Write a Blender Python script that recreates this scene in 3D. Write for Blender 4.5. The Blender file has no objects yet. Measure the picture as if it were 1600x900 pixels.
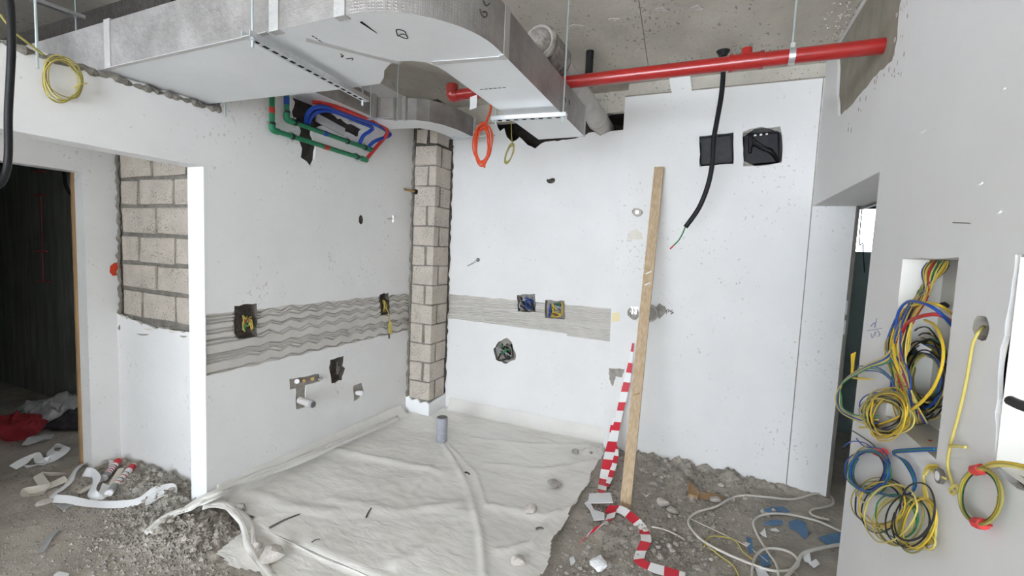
import bpy, bmesh, math, random
from mathutils import Vector, Matrix, noise
from mathutils.geometry import delaunay_2d_cdt
random.seed(7)
PI = math.pi
SC = bpy.context.scene
COL = SC.collection
# ------------------------------------------------------------------ camera
FPX, YAW, PITCH, ROLL, CAMH = 695.54, 0.410684, 0.0790135, -0.0447183, 1.69
def _axes():
    cy, sy = math.cos(YAW), math.sin(YAW)
    f = Vector((-sy*math.cos(PITCH), cy*math.cos(PITCH), -math.sin(PITCH)))
    rt = Vector((cy, sy, 0)); dn = f.cross(rt)
    r_ = rt*math.cos(ROLL)+dn*math.sin(ROLL); d_ = -rt*math.sin(ROLL)+dn*math.cos(ROLL)
    return r_, d_, f
AR, AD, AF = _axes()
cam = bpy.data.cameras.new('camera'); cam.sensor_width = 36; cam.lens = FPX/1600*36; cam.clip_start = .05
camo = bpy.data.objects.new('camera', cam); COL.objects.link(camo)
camo.matrix_world = Matrix(((AR.x, -AD.x, -AF.x, 0), (AR.y, -AD.y, -AF.y, 0), (AR.z, -AD.z, -AF.z, CAMH), (0, 0, 0, 1)))
SC.camera = camo
# ------------------------------------------------------------------ world: bright overcast sky seen through the open facade behind the camera
w = bpy.data.worlds.new('overcast_sky'); SC.world = w; w.use_nodes = True
bg = w.node_tree.nodes['Background']; bg.inputs[0].default_value = (.85, .935, 1.04, 1); bg.inputs[1].default_value = 7.5
SC.view_settings.view_transform = 'Standard'; SC.view_settings.look = 'None'
SC.view_settings.gamma = 1; SC.view_settings.use_curve_mapping = False
SC.view_settings.exposure = 1.3
SC.cycles.max_bounces = 10; SC.cycles.diffuse_bounces = 6

# measured planes of the place (metres)
XA, YB, YC, XD, ZC = -2.742, 4.0, 3.823, .66, 3.12
def ray(x, y): return AR*((x-800)/FPX)+AD*((y-450)/FPX)+AF
O = Vector((0, 0, CAMH))
def pX(x, y, X): d = ray(x, y); return O+d*(X/d.x)
def pY(x, y, Y): d = ray(x, y); return O+d*(Y/d.y)
def pZ(x, y, Z=0.): d = ray(x, y); return O+d*((Z-CAMH)/d.z)

# ------------------------------------------------------------------ materials
MATS = {}
def mat(name, col, rough=.8, metal=0., spec=.3, var=.0, scale=6., bump=0., bscale=60., col2=None, spots=0., spotcol=(.2, .18, .16), spotscale=9., alpha=1., trans=0., coat=0., stretch=None, dens=.67):
    if name in MATS: return MATS[name]
    m = bpy.data.materials.new(name); m.use_nodes = True; nt = m.node_tree; N = nt.nodes; L = nt.links
    b = N['Principled BSDF']; b.inputs['Roughness'].default_value = rough; b.inputs['Metallic'].default_value = metal
    b.inputs['Specular IOR Level'].default_value = spec; b.inputs['Coat Weight'].default_value = coat
    b.inputs['Base Color'].default_value = (*col, 1)
    tc = N.new('ShaderNodeTexCoord'); src = tc.outputs['Object']
    if stretch:
        mp = N.new('ShaderNodeMapping'); mp.inputs['Scale'].default_value = stretch; L.new(src, mp.inputs[0]); src = mp.outputs[0]
    last = None
    if col2 or var:
        c2 = col2 or tuple(c*(1-var) for c in col)
        n = N.new('ShaderNodeTexNoise'); n.inputs['Scale'].default_value = scale; n.inputs['Detail'].default_value = 6; n.inputs['Roughness'].default_value = .62
        L.new(src, n.inputs['Vector'])
        r = N.new('ShaderNodeValToRGB'); r.color_ramp.elements[0].position = .35; r.color_ramp.elements[1].position = .65
        r.color_ramp.elements[0].color = (*c2, 1); r.color_ramp.elements[1].color = (*col, 1)
        L.new(n.outputs['Fac'], r.inputs[0]); last = r.outputs[0]
    if spots:
        n = N.new('ShaderNodeTexNoise'); n.inputs['Scale'].default_value = spotscale*4; n.inputs['Detail'].default_value = 3
        L.new(src, n.inputs['Vector'])
        n2 = N.new('ShaderNodeTexNoise'); n2.inputs['Scale'].default_value = spotscale*.25; n2.inputs['Detail'].default_value = 2
        L.new(src, n2.inputs['Vector'])
        ad = N.new('ShaderNodeMath'); ad.operation = 'MULTIPLY_ADD'; ad.inputs[1].default_value = .35
        L.new(n2.outputs['Fac'], ad.inputs[0]); L.new(n.outputs['Fac'], ad.inputs[2])
        r = N.new('ShaderNodeValToRGB'); r.color_ramp.elements[0].position = dens+.2; r.color_ramp.elements[1].position = dens+.24
        r.color_ramp.elements[0].color = (0, 0, 0, 1); r.color_ramp.elements[1].color = (spots, spots, spots, 1)
        L.new(ad.outputs[0], r.inputs[0])
        mx = N.new('ShaderNodeMix'); mx.data_type = 'RGBA'; mx.inputs[6].default_value = (*col, 1); mx.inputs[7].default_value = (*spotcol, 1)
        L.new(r.outputs[0], mx.inputs[0])
        if last: L.new(last, mx.inputs[6])
        last = mx.outputs[2]
    if last: L.new(last, b.inputs['Base Color'])
    if bump:
        n = N.new('ShaderNodeTexNoise'); n.inputs['Scale'].default_value = bscale; n.inputs['Detail'].default_value = 5
        L.new(src, n.inputs['Vector'])
        bp = N.new('ShaderNodeBump'); bp.inputs['Strength'].default_value = bump; bp.inputs['Distance'].default_value = .01
        L.new(n.outputs['Fac'], bp.inputs['Height']); L.new(bp.outputs[0], b.inputs['Normal'])
    if alpha < 1: b.inputs['Alpha'].default_value = alpha
    if trans: b.inputs['Transmission Weight'].default_value = trans
    MATS[name] = m; return m

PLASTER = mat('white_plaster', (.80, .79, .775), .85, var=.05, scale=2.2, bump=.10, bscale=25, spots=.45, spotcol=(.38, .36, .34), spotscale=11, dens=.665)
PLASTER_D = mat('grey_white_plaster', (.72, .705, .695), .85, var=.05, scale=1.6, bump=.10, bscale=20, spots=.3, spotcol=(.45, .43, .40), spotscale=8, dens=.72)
PLASTER_T = mat('fresh_white_plaster', (.88, .88, .88), .8, var=.03, scale=3, bump=.1, bscale=30)
CONC = mat('raw_concrete', (.56, .52, .45), .9, col2=(.43, .395, .34), scale=3, bump=.25, bscale=40, spots=.75, spotcol=(.16, .14, .12), spotscale=14, dens=.625, stretch=(1, .6, 1))
CONC_P = mat('concrete_patch', (.30, .27, .22), .85, col2=(.22, .195, .155), scale=6, bump=.15, bscale=40)
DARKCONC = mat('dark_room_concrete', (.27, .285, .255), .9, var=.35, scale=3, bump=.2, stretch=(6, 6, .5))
RENDER_VOID = mat('dark_render_void', (.055, .047, .04), .9, var=.4, scale=25, bump=.6, bscale=60)  # bare dark render; its near-black also paints in the dark of unlit voids
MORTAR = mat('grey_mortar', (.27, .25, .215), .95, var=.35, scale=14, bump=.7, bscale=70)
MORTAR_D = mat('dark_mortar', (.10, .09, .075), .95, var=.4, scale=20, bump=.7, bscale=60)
BLOCK = mat('concrete_block', (.60, .535, .46), .95, var=.16, scale=7, bump=.8, bscale=110, spots=.8, spotcol=(.22, .19, .16), spotscale=26, dens=.58)
SCRATCH = mat('scratched_render', (.60, .57, .53), .95, var=.1, scale=6, bump=.15, bscale=60)
BAREGREY = mat('bare_grey_render', (.40, .37, .33), .95, var=.3, scale=25, bump=.6, bscale=80)
HOLE = mat('raw_hole', (.16, .14, .12), .95, var=.5, scale=30, bump=.8, bscale=60)
FLOORM = mat('dusty_floor', (.49, .445, .385), .95, col2=(.33, .30, .26), scale=3.2, bump=.6, bscale=70, spots=.6, spotcol=(.15, .135, .115), spotscale=10, dens=.62)
STONE = mat('rubble_stone', (.52, .485, .435), .95, col2=(.30, .275, .245), scale=12, bump=.6, bscale=50)
STONE_L = mat('pale_rubble', (.62, .57, .52), .95, var=.25, scale=20, bump=.6, bscale=60)
GRAVEL = mat('gravel', (.48, .445, .395), .95, col2=(.22, .205, .18), scale=20)
FOIL = mat('duct_foil', (.40, .38, .365), .42, metal=.6, spec=.5, col2=(.24, .225, .215), scale=4, bump=.35, bscale=26)
FOILB = mat('duct_sheet', (.80, .81, .815), .42, metal=.35, spec=.5, var=.06, scale=2.5, bump=.06, bscale=12)
FOILT = mat('foil_tape', (.55, .54, .53), .35, metal=.6, bump=.3, bscale=40)
GALV = mat('galvanised_steel', (.70, .72, .73), .35, metal=.85, var=.15, scale=30)
ZINC = mat('zinc_rod', (.55, .62, .62), .35, metal=.7)
SLOT = mat('slot_black', (.015, .015, .015), .9)
REDP = mat('red_pipe_paint', (.36, .016, .014), .28, spec=.5, var=.15, scale=12, coat=.3)
GREEN = mat('green_pipe', (.02, .19, .085), .42, var=.15, scale=15)
BLUE = mat('blue_hose', (.015, .06, .36), .45, var=.2, scale=20)
REDH = mat('red_hose', (.50, .03, .025), .5, var=.2, scale=20)
BLACK = mat('black_rubber', (.012, .012, .013), .5, var=.3, scale=20)
BLACKBOX = mat('black_plastic_box', (.035, .035, .04), .5, var=.3, scale=20)
PVC = mat('grey_pvc', (.40, .41, .45), .45, var=.2, scale=30)
WPIPE = mat('dusty_white_pipe', (.62, .59, .56), .7, var=.2, scale=8, bump=.3, bscale=25)
WOOD = mat('pale_timber', (.56, .43, .29), .8, col2=(.43, .31, .19), scale=5, bump=.2, bscale=30, stretch=(14, 14, 1.2))
WHITEP = mat('white_paper', (.85, .85, .86), .7)
TAPEW = mat('cream_tape', (.74, .70, .62), .6, var=.08, scale=8)
TAPER = mat('barrier_red', (.62, .03, .05), .45)
TAPEWH = mat('barrier_white', (.84, .83, .82), .45)
CARD = mat('cardboard', (.42, .27, .14), .85, var=.15)
BLUEPL = mat('blue_plastic', (.09, .23, .43), .45, var=.25, scale=15)
WY = mat('wire_yellow', (.62, .42, .03), .45); WYD = mat('wire_pale_yellow', (.60, .50, .14), .5)
WG = mat('wire_green', (.03, .22, .08), .45); WB = mat('wire_blue', (.02, .07, .33), .45)
WR = mat('wire_red', (.42, .03, .03), .45); WK = mat('wire_black', (.02, .02, .02), .45)
WO = mat('wire_orange_red', (.75, .09, .03), .45); WW = mat('cable_white', (.66, .63, .57), .5)
WOL = mat('wire_olive', (.30, .26, .07), .5)
CHROME = mat('chrome', (.75, .75, .75), .2, metal=1.); BRASS = mat('brass', (.45, .30, .12), .4, metal=.7)
REDT = mat('red_tape', (.65, .06, .06), .5)
INK = mat('marker_ink', (.05, .045, .04), .8); INKB = mat('blue_ink', (.12, .16, .34), .8); SPRAY = mat('red_spray', (.72, .07, .03), .8)
METALDK = mat('steel_frame', (.20, .185, .165), .5, metal=.5, var=.2)
WHITEBOX = mat('white_enclosure', (.78, .765, .72), .6, var=.06, scale=4)
REDCLOTH = mat('red_cloth', (.30, .03, .04), .9, var=.3); BAG = mat('dusty_bag', (.45, .45, .44), .8, var=.35, scale=6, bump=.5, bscale=12)
YELLOWST = mat('cream_sticker', (.80, .70, .42), .7)
ROOMG = mat('far_room_paint', (.30, .37, .36), .9, var=.2, scale=3)
# translucent builder's film
def film():
    m = bpy.data.materials.new('plastic_film'); m.use_nodes = True; nt = m.node_tree; N = nt.nodes; L = nt.links
    for n in list(N): N.remove(n)
    o = N.new('ShaderNodeOutputMaterial'); p = N.new('ShaderNodeBsdfPrincipled'); t = N.new('ShaderNodeBsdfTransparent'); mx = N.new('ShaderNodeMixShader')
    p.inputs['Base Color'].default_value = (.90, .875, .825, 1); p.inputs['Roughness'].default_value = .27; p.inputs['Specular IOR Level'].default_value = .45
    tc = N.new('ShaderNodeTexCoord'); n = N.new('ShaderNodeTexNoise'); n.inputs['Scale'].default_value = 1.6; n.inputs['Detail'].default_value = 5
    L.new(tc.outputs['Object'], n.inputs['Vector'])
    r = N.new('ShaderNodeMapRange'); r.inputs[1].default_value = .3; r.inputs[2].default_value = .7; r.inputs[3].default_value = .97; r.inputs[4].default_value = .80
    L.new(n.outputs['Fac'], r.inputs[0]); L.new(r.outputs[0], mx.inputs[0])
    n2 = N.new('ShaderNodeTexNoise'); n2.inputs['Scale'].default_value = 7; n2.inputs['Detail'].default_value = 4; n2.inputs['Distortion'].default_value = 1.2; mp = N.new('ShaderNodeMapping'); mp.inputs['Scale'].default_value = (1, 2.6, 1); mp.inputs['Rotation'].default_value = (0, 0, .35); L.new(tc.outputs['Object'], mp.inputs[0]); L.new(mp.outputs[0], n2.inputs['Vector'])
    b = N.new('ShaderNodeBump'); b.inputs['Strength'].default_value = .3; b.inputs['Distance'].default_value = .02; L.new(n2.outputs['Fac'], b.inputs['Height']); L.new(b.outputs[0], p.inputs['Normal'])
    L.new(t.outputs[0], mx.inputs[1]); L.new(p.outputs[0], mx.inputs[2]); L.new(mx.outputs[0], o.inputs[0])
    return m
FILM = film()
LIDM = mat('dark_grey_lid', (.055, .055, .06), .5, var=.35, scale=25)
SCREED = mat('pale_screed', (.62, .59, .53), .95, col2=(.40, .375, .33), scale=2.5, bump=.3, bscale=40)
WRAP = mat('dusty_wrap', (.42, .38, .34), .45, col2=(.20, .18, .165), scale=9, bump=.8, bscale=14, stretch=(3, 1, 3))
# woven glass-cloth foil facing: fine square relief
def foil_weave():
    m = FOIL.copy(); m.name = 'duct_foil_weave'; nt = m.node_tree; N = nt.nodes; L = nt.links
    b = N['Principled BSDF']; tc = N.new('ShaderNodeTexCoord')
    bk = N.new('ShaderNodeTexVoronoi'); bk.distance = 'CHEBYCHEV'; bk.inputs['Scale'].default_value = 95; bk.inputs['Randomness'].default_value = .12
    L.new(tc.outputs['Object'], bk.inputs['Vector'])
    bp = N.new('ShaderNodeBump'); bp.inputs['Strength'].default_value = .5; bp.inputs['Distance'].default_value = .004
    old = b.inputs['Normal'].links[0].from_socket
    L.new(old, bp.inputs['Normal']); L.new(bk.outputs['Distance'], bp.inputs['Height']); L.new(bp.outputs[0], b.inputs['Normal'])
    return m
FOILW = foil_weave()

# ------------------------------------------------------------------ mesh helpers
class MB:
    def __init__(s): s.v = []; s.f = []; s.m = []
    def add(s, vs, fs, mi=0):
        k = len(s.v); s.v += [tuple(v) for v in vs]
        for f in fs: s.f.append(tuple(i+k for i in f)); s.m.append(mi)
        return s
    def box(s, a, b, mi=0):
        x0, y0, z0 = a; x1, y1, z1 = b
        return s.add([(x0, y0, z0), (x1, y0, z0), (x1, y1, z0), (x0, y1, z0), (x0, y0, z1), (x1, y0, z1), (x1, y1, z1), (x0, y1, z1)],
                     [(3, 2, 1, 0), (4, 5, 6, 7), (0, 1, 5, 4), (1, 2, 6, 5), (2, 3, 7, 6), (3, 0, 4, 7)], mi)
    def bar(s, p, q, wdt, tck, up=(0, 0, 1), mi=0):
        p = Vector(p); q = Vector(q); d = (q-p).normalized(); up = Vector(up); sd = d.cross(up).normalized(); up = sd.cross(d).normalized()
        vs = []
        for c in (p, q):
            for a, b in ((-1, -1), (1, -1), (1, 1), (-1, 1)): vs.append(c+sd*(a*wdt/2)+up*(b*tck/2))
        return s.add(vs, [(3, 2, 1, 0), (4, 5, 6, 7), (0, 1, 5, 4), (1, 2, 6, 5), (2, 3, 7, 6), (3, 0, 4, 7)], mi)
    def tube(s, pts, r, n=8, smooth=True, caps=True, mi=0, sub=6):
        pts = [Vector(p) for p in pts]
        if smooth and len(pts) > 2: pts = crom(pts, sub)
        rr = r if callable(r) else (lambda t: r)
        T = []
        for i in range(len(pts)):
            a = pts[max(i-1, 0)]; b = pts[min(i+1, len(pts)-1)]; d = b-a
            T.append(d.normalized() if d.length > 1e-9 else Vector((0, 0, 1)))
        u = T[0].orthogonal().normalized(); k = len(s.v); N = len(pts)
        for i, p in enumerate(pts):
            u = (u-T[i]*u.dot(T[i])); u = u.normalized() if u.length > 1e-6 else T[i].orthogonal().normalized()
            w_ = T[i].cross(u); R = rr(i/max(N-1, 1))
            for j in range(n):
                a = 2*PI*j/n; s.v.append(tuple(p+u*(R*math.cos(a))+w_*(R*math.sin(a))))
        for i in range(N-1):
            for j in range(n):
                s.f.append((k+i*n+j, k+i*n+(j+1) % n, k+(i+1)*n+(j+1) % n, k+(i+1)*n+j)); s.m.append(mi)
        if caps:
            s.f.append(tuple(k+j for j in reversed(range(n)))); s.m.append(mi)
            s.f.append(tuple(k+(N-1)*n+j for j in range(n))); s.m.append(mi)
        return s
    def prism(s, poly, z0, z1, mi=0, mside=None):
        n = len(poly); k = len(s.v)
        s.v += [(p[0], p[1], z0) for p in poly]+[(p[0], p[1], z1) for p in poly]
        s.f.append(tuple(k+i for i in reversed(range(n)))); s.m.append(mi)
        s.f.append(tuple(k+n+i for i in range(n))); s.m.append(mi)
        for i in range(n):
            j = (i+1) % n; s.f.append((k+i, k+j, k+n+j, k+n+i)); s.m.append(mi if mside is None else mside)
        return s
    def ribbon(s, pts, wv, t=.0015, mi=0, stripe=None, sub=8):
        P = crom([Vector(p) for p in pts], sub) if len(pts) > 2 else [Vector(p) for p in pts]
        if isinstance(wv, list):
            Wv = crom([Vector(a) for a in wv], sub) if len(wv) > 2 else [Vector(a) for a in wv]
        else: Wv = [Vector(wv)]*len(P)
        k = len(s.v); acc = 0
        for i, p in enumerate(P):
            a = P[max(i-1, 0)]; b = P[min(i+1, len(P)-1)]; d = (b-a).normalized(); nn = d.cross(Wv[i]); nn = nn.normalized()*t if nn.length > 1e-9 else Vector((0, 0, t))
            for q in (p-Wv[i]/2-nn/2, p+Wv[i]/2-nn/2, p+Wv[i]/2+nn/2, p-Wv[i]/2+nn/2): s.v.append(tuple(q))
        for i in range(len(P)-1):
            acc += (P[i+1]-P[i]).length; m_ = mi
            if stripe: m_ = int(acc/stripe) % 2
            o = k+i*4
            for j in range(4): s.f.append((o+j, o+(j+1) % 4, o+4+(j+1) % 4, o+4+j)); s.m.append(m_)
        s.f.append((k+3, k+2, k+1, k)); s.m.append(mi); o = k+(len(P)-1)*4; s.f.append((o, o+1, o+2, o+3)); s.m.append(mi)
        return s
    def build(s, name, mats, parent=None, smooth=False, kind=None):
        me = bpy.data.meshes.new(name); me.from_pydata(s.v, [], s.f)
        if not isinstance(mats, (list, tuple)): mats = [mats]
        for m in mats: me.materials.append(m)
        me.polygons.foreach_set('material_index', s.m)
        if smooth: me.polygons.foreach_set('use_smooth', [True]*len(me.polygons))
        me.update()
        if smooth == 'auto':
            bm = bmesh.new(); bm.from_mesh(me)
            for e in bm.edges:
                if len(e.link_faces) == 2 and e.calc_face_angle(0) > .7: e.smooth = False
            bm.to_mesh(me); bm.free()
        o = bpy.data.objects.new(name, me); COL.objects.link(o)
        if parent: o.parent = parent
        if kind: o['kind'] = kind
        return o
def crom(P, sub=6):
    out = []
    for i in range(len(P)-1):
        p0 = P[max(i-1, 0)]; p1 = P[i]; p2 = P[i+1]; p3 = P[min(i+2, len(P)-1)]
        for k in range(sub):
            t = k/sub; out.append(.5*((2*p1)+(p2-p0)*t+(2*p0-5*p1+4*p2-p3)*t*t+(3*p1-p0-3*p2+p3)*t*t*t))
    out.append(P[-1].copy()); return out
def T(o, label, cat, group=None):
    o['label'] = label; o['category'] = cat
    if group: o['group'] = group
    return o
def empty(name, loc=(0, 0, 0)):
    o = bpy.data.objects.new(name, None); o.empty_display_size = .1; COL.objects.link(o); return o   # kept at the origin so that part meshes stay in world metres
def struct(o, label=None):
    o['kind'] = 'structure'
    if label: o['label'] = label
    return o
def inpoly(p, poly):
    x, y = p; c = False; j = len(poly)-1
    for i in range(len(poly)):
        a, b = poly[i], poly[j]
        if (a[1] > y) != (b[1] > y) and x < (b[0]-a[0])*(y-a[1])/(b[1]-a[1])+a[0]: c = not c
        j = i
    return c
def jag(poly, amp, step=.03, seed=0, skip=()):
    rng = random.Random(seed); out = []; n = len(poly)
    for i in range(n):
        a = Vector(poly[i]); b = Vector(poly[(i+1) % n]); d = b-a; k = 1 if i in skip else max(1, int(d.length/step))
        nn = Vector((-d.y, d.x)).normalized() if d.length > 0 else Vector((0, 0))
        out.append(tuple(a))
        for j in range(1, k): out.append(tuple(a+d*(j/k)+nn*rng.uniform(-amp, amp)))
    return out
def tri(polys):
    V = []; Eg = []
    for p in polys:
        k = len(V); V += [Vector(q) for q in p]; Eg += [(k+i, k+(i+1) % len(p)) for i in range(len(p))]
    r = delaunay_2d_cdt(V, Eg, [], 0, 1e-6); return r[0], r[2]
def wall(name, to3, outline, holes, thick, m, label=None):
    """front skin with real openings; holes = [(poly, depth, material, part name)]"""
    b = MB(); vs, fs = tri([outline]+[h[0] for h in holes]); keep = []
    for f in fs:
        c = sum((vs[i] for i in f), Vector((0, 0)))/3
        if inpoly(c, outline) and not any(inpoly(c, h[0]) for h in holes): keep.append(f)
    b.add([to3(v[0], v[1], 0) for v in vs], keep)
    n = len(outline); thru = [h[0] for h in holes if h[1] >= thick]; vs2, fs2 = tri([outline]+thru)
    keep = [f for f in fs2 if inpoly(sum((vs2[i] for i in f), Vector((0, 0)))/3, outline) and not any(inpoly(sum((vs2[i] for i in f), Vector((0, 0)))/3, q_) for q_ in thru)]
    b.add([to3(v[0], v[1], thick) for v in vs2], [tuple(reversed(f)) for f in keep])
    b.add([to3(u, v, d) for d in (0, thick) for u, v in outline], [(i, (i+1) % n, n+(i+1) % n, n+i) for i in range(n)])
    for hi, h in enumerate(holes):
        p, d = h[0], h[1]; k = len(p); fl = []
        for i in range(k):
            mid = ((p[i][0]+p[(i+1) % k][0])/2, (p[i][1]+p[(i+1) % k][1])/2)
            if any(g is not h and g[1] > d and inpoly(mid, g[0]) for g in holes): continue
            fl.append((i, (i+1) % k, k+(i+1) % k, k+i))
        if d < .03 or d >= thick: b.add([to3(u, v, e) for e in (0, d) for u, v in p], fl)
    o = struct(b.build(name, m), label)
    for h in holes:
        if h[2] is None: continue
        p, d = h[0], h[1]; k = len(p); q = MB(); vv, ff = tri([p])
        deeper = [g[0] for g in holes if g is not h and g[1] > d]
        ff = [f for f in ff if inpoly(sum((vv[i] for i in f), Vector((0, 0)))/3, p) and not any(inpoly(sum((vv[i] for i in f), Vector((0, 0)))/3, g) for g in deeper)]
        q.add([to3(v[0], v[1], d) for v in vv], ff)
        if d >= .03: q.add([to3(u, v, e) for e in (0, d) for u, v in p], [(i, (i+1) % k, k+(i+1) % k, k+i) for i in range(k)])
        q.build(h[3], h[2], o)
    return o
def uvA(pts): return [(lambda v: (v.y, v.z))(pX(x, y, XA)) for x, y in pts]
def uvB(pts): return [(lambda v: (v.x, v.z))(pY(x, y, YB)) for x, y in pts]
def uvC(pts): return [(lambda v: (v.x, v.z))(pY(x, y, YC)) for x, y in pts]
def uvD(pts): return [(lambda v: (v.y, v.z))(pX(x, y, XD)) for x, y in pts]
def blob(px, k=10, seed=0, amp=.25):
    """ragged oval from a pixel box (x0,y0,x1,y1)"""
    rng = random.Random(seed); x0, y0, x1, y1 = px; cx, cy = (x0+x1)/2, (y0+y1)/2; out = []
    for i in range(k):
        a = 2*PI*i/k; r = 1+rng.uniform(-amp, amp); out.append((cx+math.cos(a)*(x1-x0)/2*r, cy+math.sin(a)*(y1-y0)/2*r))
    return out

# ================================================================== SETTING
# ---- floor: dusty slab with real relief where it is seen
XS, YS = 400, 260
def fh(x, y):
    z = .009*noise.noise(Vector((x*2.3, y*2.3, 0)))+.004*noise.noise(Vector((x*8, y*8, 5)))+.0035*noise.noise(Vector((x*22, y*22, 3)))
    def heap(cx, cy, sx, sy, h): return h*math.exp(-((x-cx)/sx)**2-((y-cy)/sy)**2)
    rough = heap(-3.15, 1.72, .45, .16, .07)+heap(-2.6, 1.52, .35, .16, .06)+heap(-.3, 3.75, .6, .16, .07)+heap(.4, 3.8, .45, .10, .05)+heap(-.25, 2.75, .30, .25, .03)+heap(-3.7, 1.78, .3, .1, .04)
    return z+rough*(.75+.8*noise.noise(Vector((x*9, y*9, 1)))) + (rough*.45+.004)*noise.noise(Vector((x*34, y*34, 8)))+(rough*.3+.0015)*noise.noise(Vector((x*70, y*70, 4))) - .006
b = MB(); x0, x1, y0, y1 = -4.3, 1.15, .55, 4.1
b.v = [(x0+(x1-x0)*i/XS, y0+(y1-y0)*j/YS, fh(x0+(x1-x0)*i/XS, y0+(y1-y0)*j/YS)) for j in range(YS+1) for i in range(XS+1)]
b.f = [(j*(XS+1)+i, j*(XS+1)+i+1, (j+1)*(XS+1)+i+1, (j+1)*(XS+1)+i) for j in range(YS) for i in range(XS)]; b.m = [0]*len(b.f)
floor = struct(b.build('floor', FLOORM, smooth=True), 'dusty grey concrete floor strewn with rubble')
fb = MB().box((-8, -5, -.3), (4, 8, -.03)).build('floor_slab', FLOORM, floor)
# ---- ceiling
ceil = struct(MB().box((-8, -5, ZC), (4, 8, ZC+.25)).build('ceiling', CONC), 'raw concrete ceiling slab with pinholes and a board joint')
MB().tube([pZ(998, 0, ZC-.0005), pZ(1013, 104, ZC-.0005)], .003, 5).build('board_joint', CONC_P, ceil)
for i, (bx0, by0, bx1, by1) in enumerate([(950, 28, 972, 33), (1022, 12, 1046, 17), (890, 38, 912, 47), (1078, 8, 1100, 16)]):
    pts = [pZ(x, y, ZC) for x, y in blob((bx0, by0, bx1, by1), 9, i, .3)]
    n = len(pts); MB().add([(p.x, p.y, z) for z in (ZC+.001, ZC-.003) for p in pts], [tuple(range(n, 2*n))]+[(j, (j+1) % n, n+(j+1) % n, n+j) for j in range(n)]).build('plaster_splash', STONE_L, ceil)
rng = random.Random(3); b = MB()
for i in range(90):
    p = pZ(rng.gauss(1320, 14), rng.uniform(3, 62), ZC); r = rng.uniform(.003, .008)
    b.add([p+Vector((r, 0, 0)), p+Vector((0, r, 0)), p+Vector((-r, 0, 0)), p+Vector((0, -r, 0)), p+Vector((0, 0, -r))], [(0, 1, 4), (1, 2, 4), (2, 3, 4), (3, 0, 4)])
b.build('cement_drips', STONE_L, ceil, kind='stuff')

struct(MB().box((-3.2, -5.1, 2.30), (.95, -5.0, ZC)).build('sky_blocker_head', PLASTER), 'unseen added blocker cutting high sky light from the open facade behind')  # added out of view to keep high sky light off ducts and ceiling
# ---- wall A: left wall with the lintel over the opening
def toA(u, v, d): return (XA-d, u, v)
outA = [(1.70, -.03), (4.2, -.03), (4.2, ZC), (1.79, ZC)]
rng = random.Random(5); notch = [(1.79, 2.475), (1.72, 2.462)]
u = 1.68
while u > -.9: notch.append((u, 2.474+rng.uniform(-.009, .008))); u -= .035
outA += notch+[(-1.0, 2.475), (-1.0, 2.112), (1.70, 2.112)]
bandA = [(1.7005, .856), (3.75, .866), (3.75, 1.235), (1.7005, 1.239)]
bandA = [(1.7005, .858)]+[(1.7005+i*.05, .858+.004*math.sin(i*1.7)+.010*noise.noise(Vector((i*.4, 2, 0)))) for i in range(1, 40)]+[(3.72, .866), (3.72, 1.235)]+[(3.70-i*.05, 1.237+.012*noise.noise(Vector((i*.3, 7, 0)))) for i in range(1, 40)]+[(1.7005, 1.239)]
A_sock1 = jag(uvA([(366, 478), (401, 474), (402, 525), (392, 528), (372, 529), (366, 520)]), .006, .03, 1)
A_sock2 = jag(uvA([(593, 461), (607, 457), (609, 490), (596, 493)]), .006, .03, 2)
A_brick = jag(uvA([(516, 562), (537, 556), (535, 572), (539, 575), (534, 594), (518, 599), (515, 580)]), .008, .03, 3)
A_chase = jag(uvA([(452, 592), (500, 584), (501, 596), (479, 602), (478, 622), (478, 636), (463, 640), (462, 607), (453, 609)]), .004, .03, 4)
A_lump = jag(uvA([(552, 603), (566, 598), (569, 612), (562, 622), (553, 627)]), .004, .03, 5)
A_oval = uvA(blob((560.5, 336, 567, 351), 12, 6, .1))
A_dark = jag(uvA([(441, 128), (455, 150), (461, 160), (456, 175), (459, 185), (466, 192), (470, 205), (468, 222), (472, 232), (470, 246), (479, 252), (486, 261), (492, 243), (493, 224), (487, 210), (488, 199), (500, 197), (512, 192), (528, 199), (545, 207), (557, 214), (562, 212), (566, 202), (556, 196), (540, 190), (520, 178), (515, 150), (500, 125)]), .010, .03, 7)
holesA = [(bandA, .006, None, ''), (A_sock1, .06, HOLE, 'socket_recess'), (A_sock2, .06, HOLE, 'socket_recess'), (A_brick, .07, HOLE, 'broken_recess'), (A_chase, .012, BAREGREY, 'bare_chase'), (A_lump, .012, BAREGREY, 'bare_patch'), (A_oval, .03, HOLE, 'drilled_hole'), (A_dark, .02, RENDER_VOID, 'dark_render_patch')]
wallA = wall('wall_left', toA, outA, holesA, .145, PLASTER, 'white plastered left wall with scratched grey band and lintel over an opening')
struct(MB().box((XA-.145, -5, -.03), (XA, -1.0, 2.475)).build('wall_left_near', PLASTER))
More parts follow.
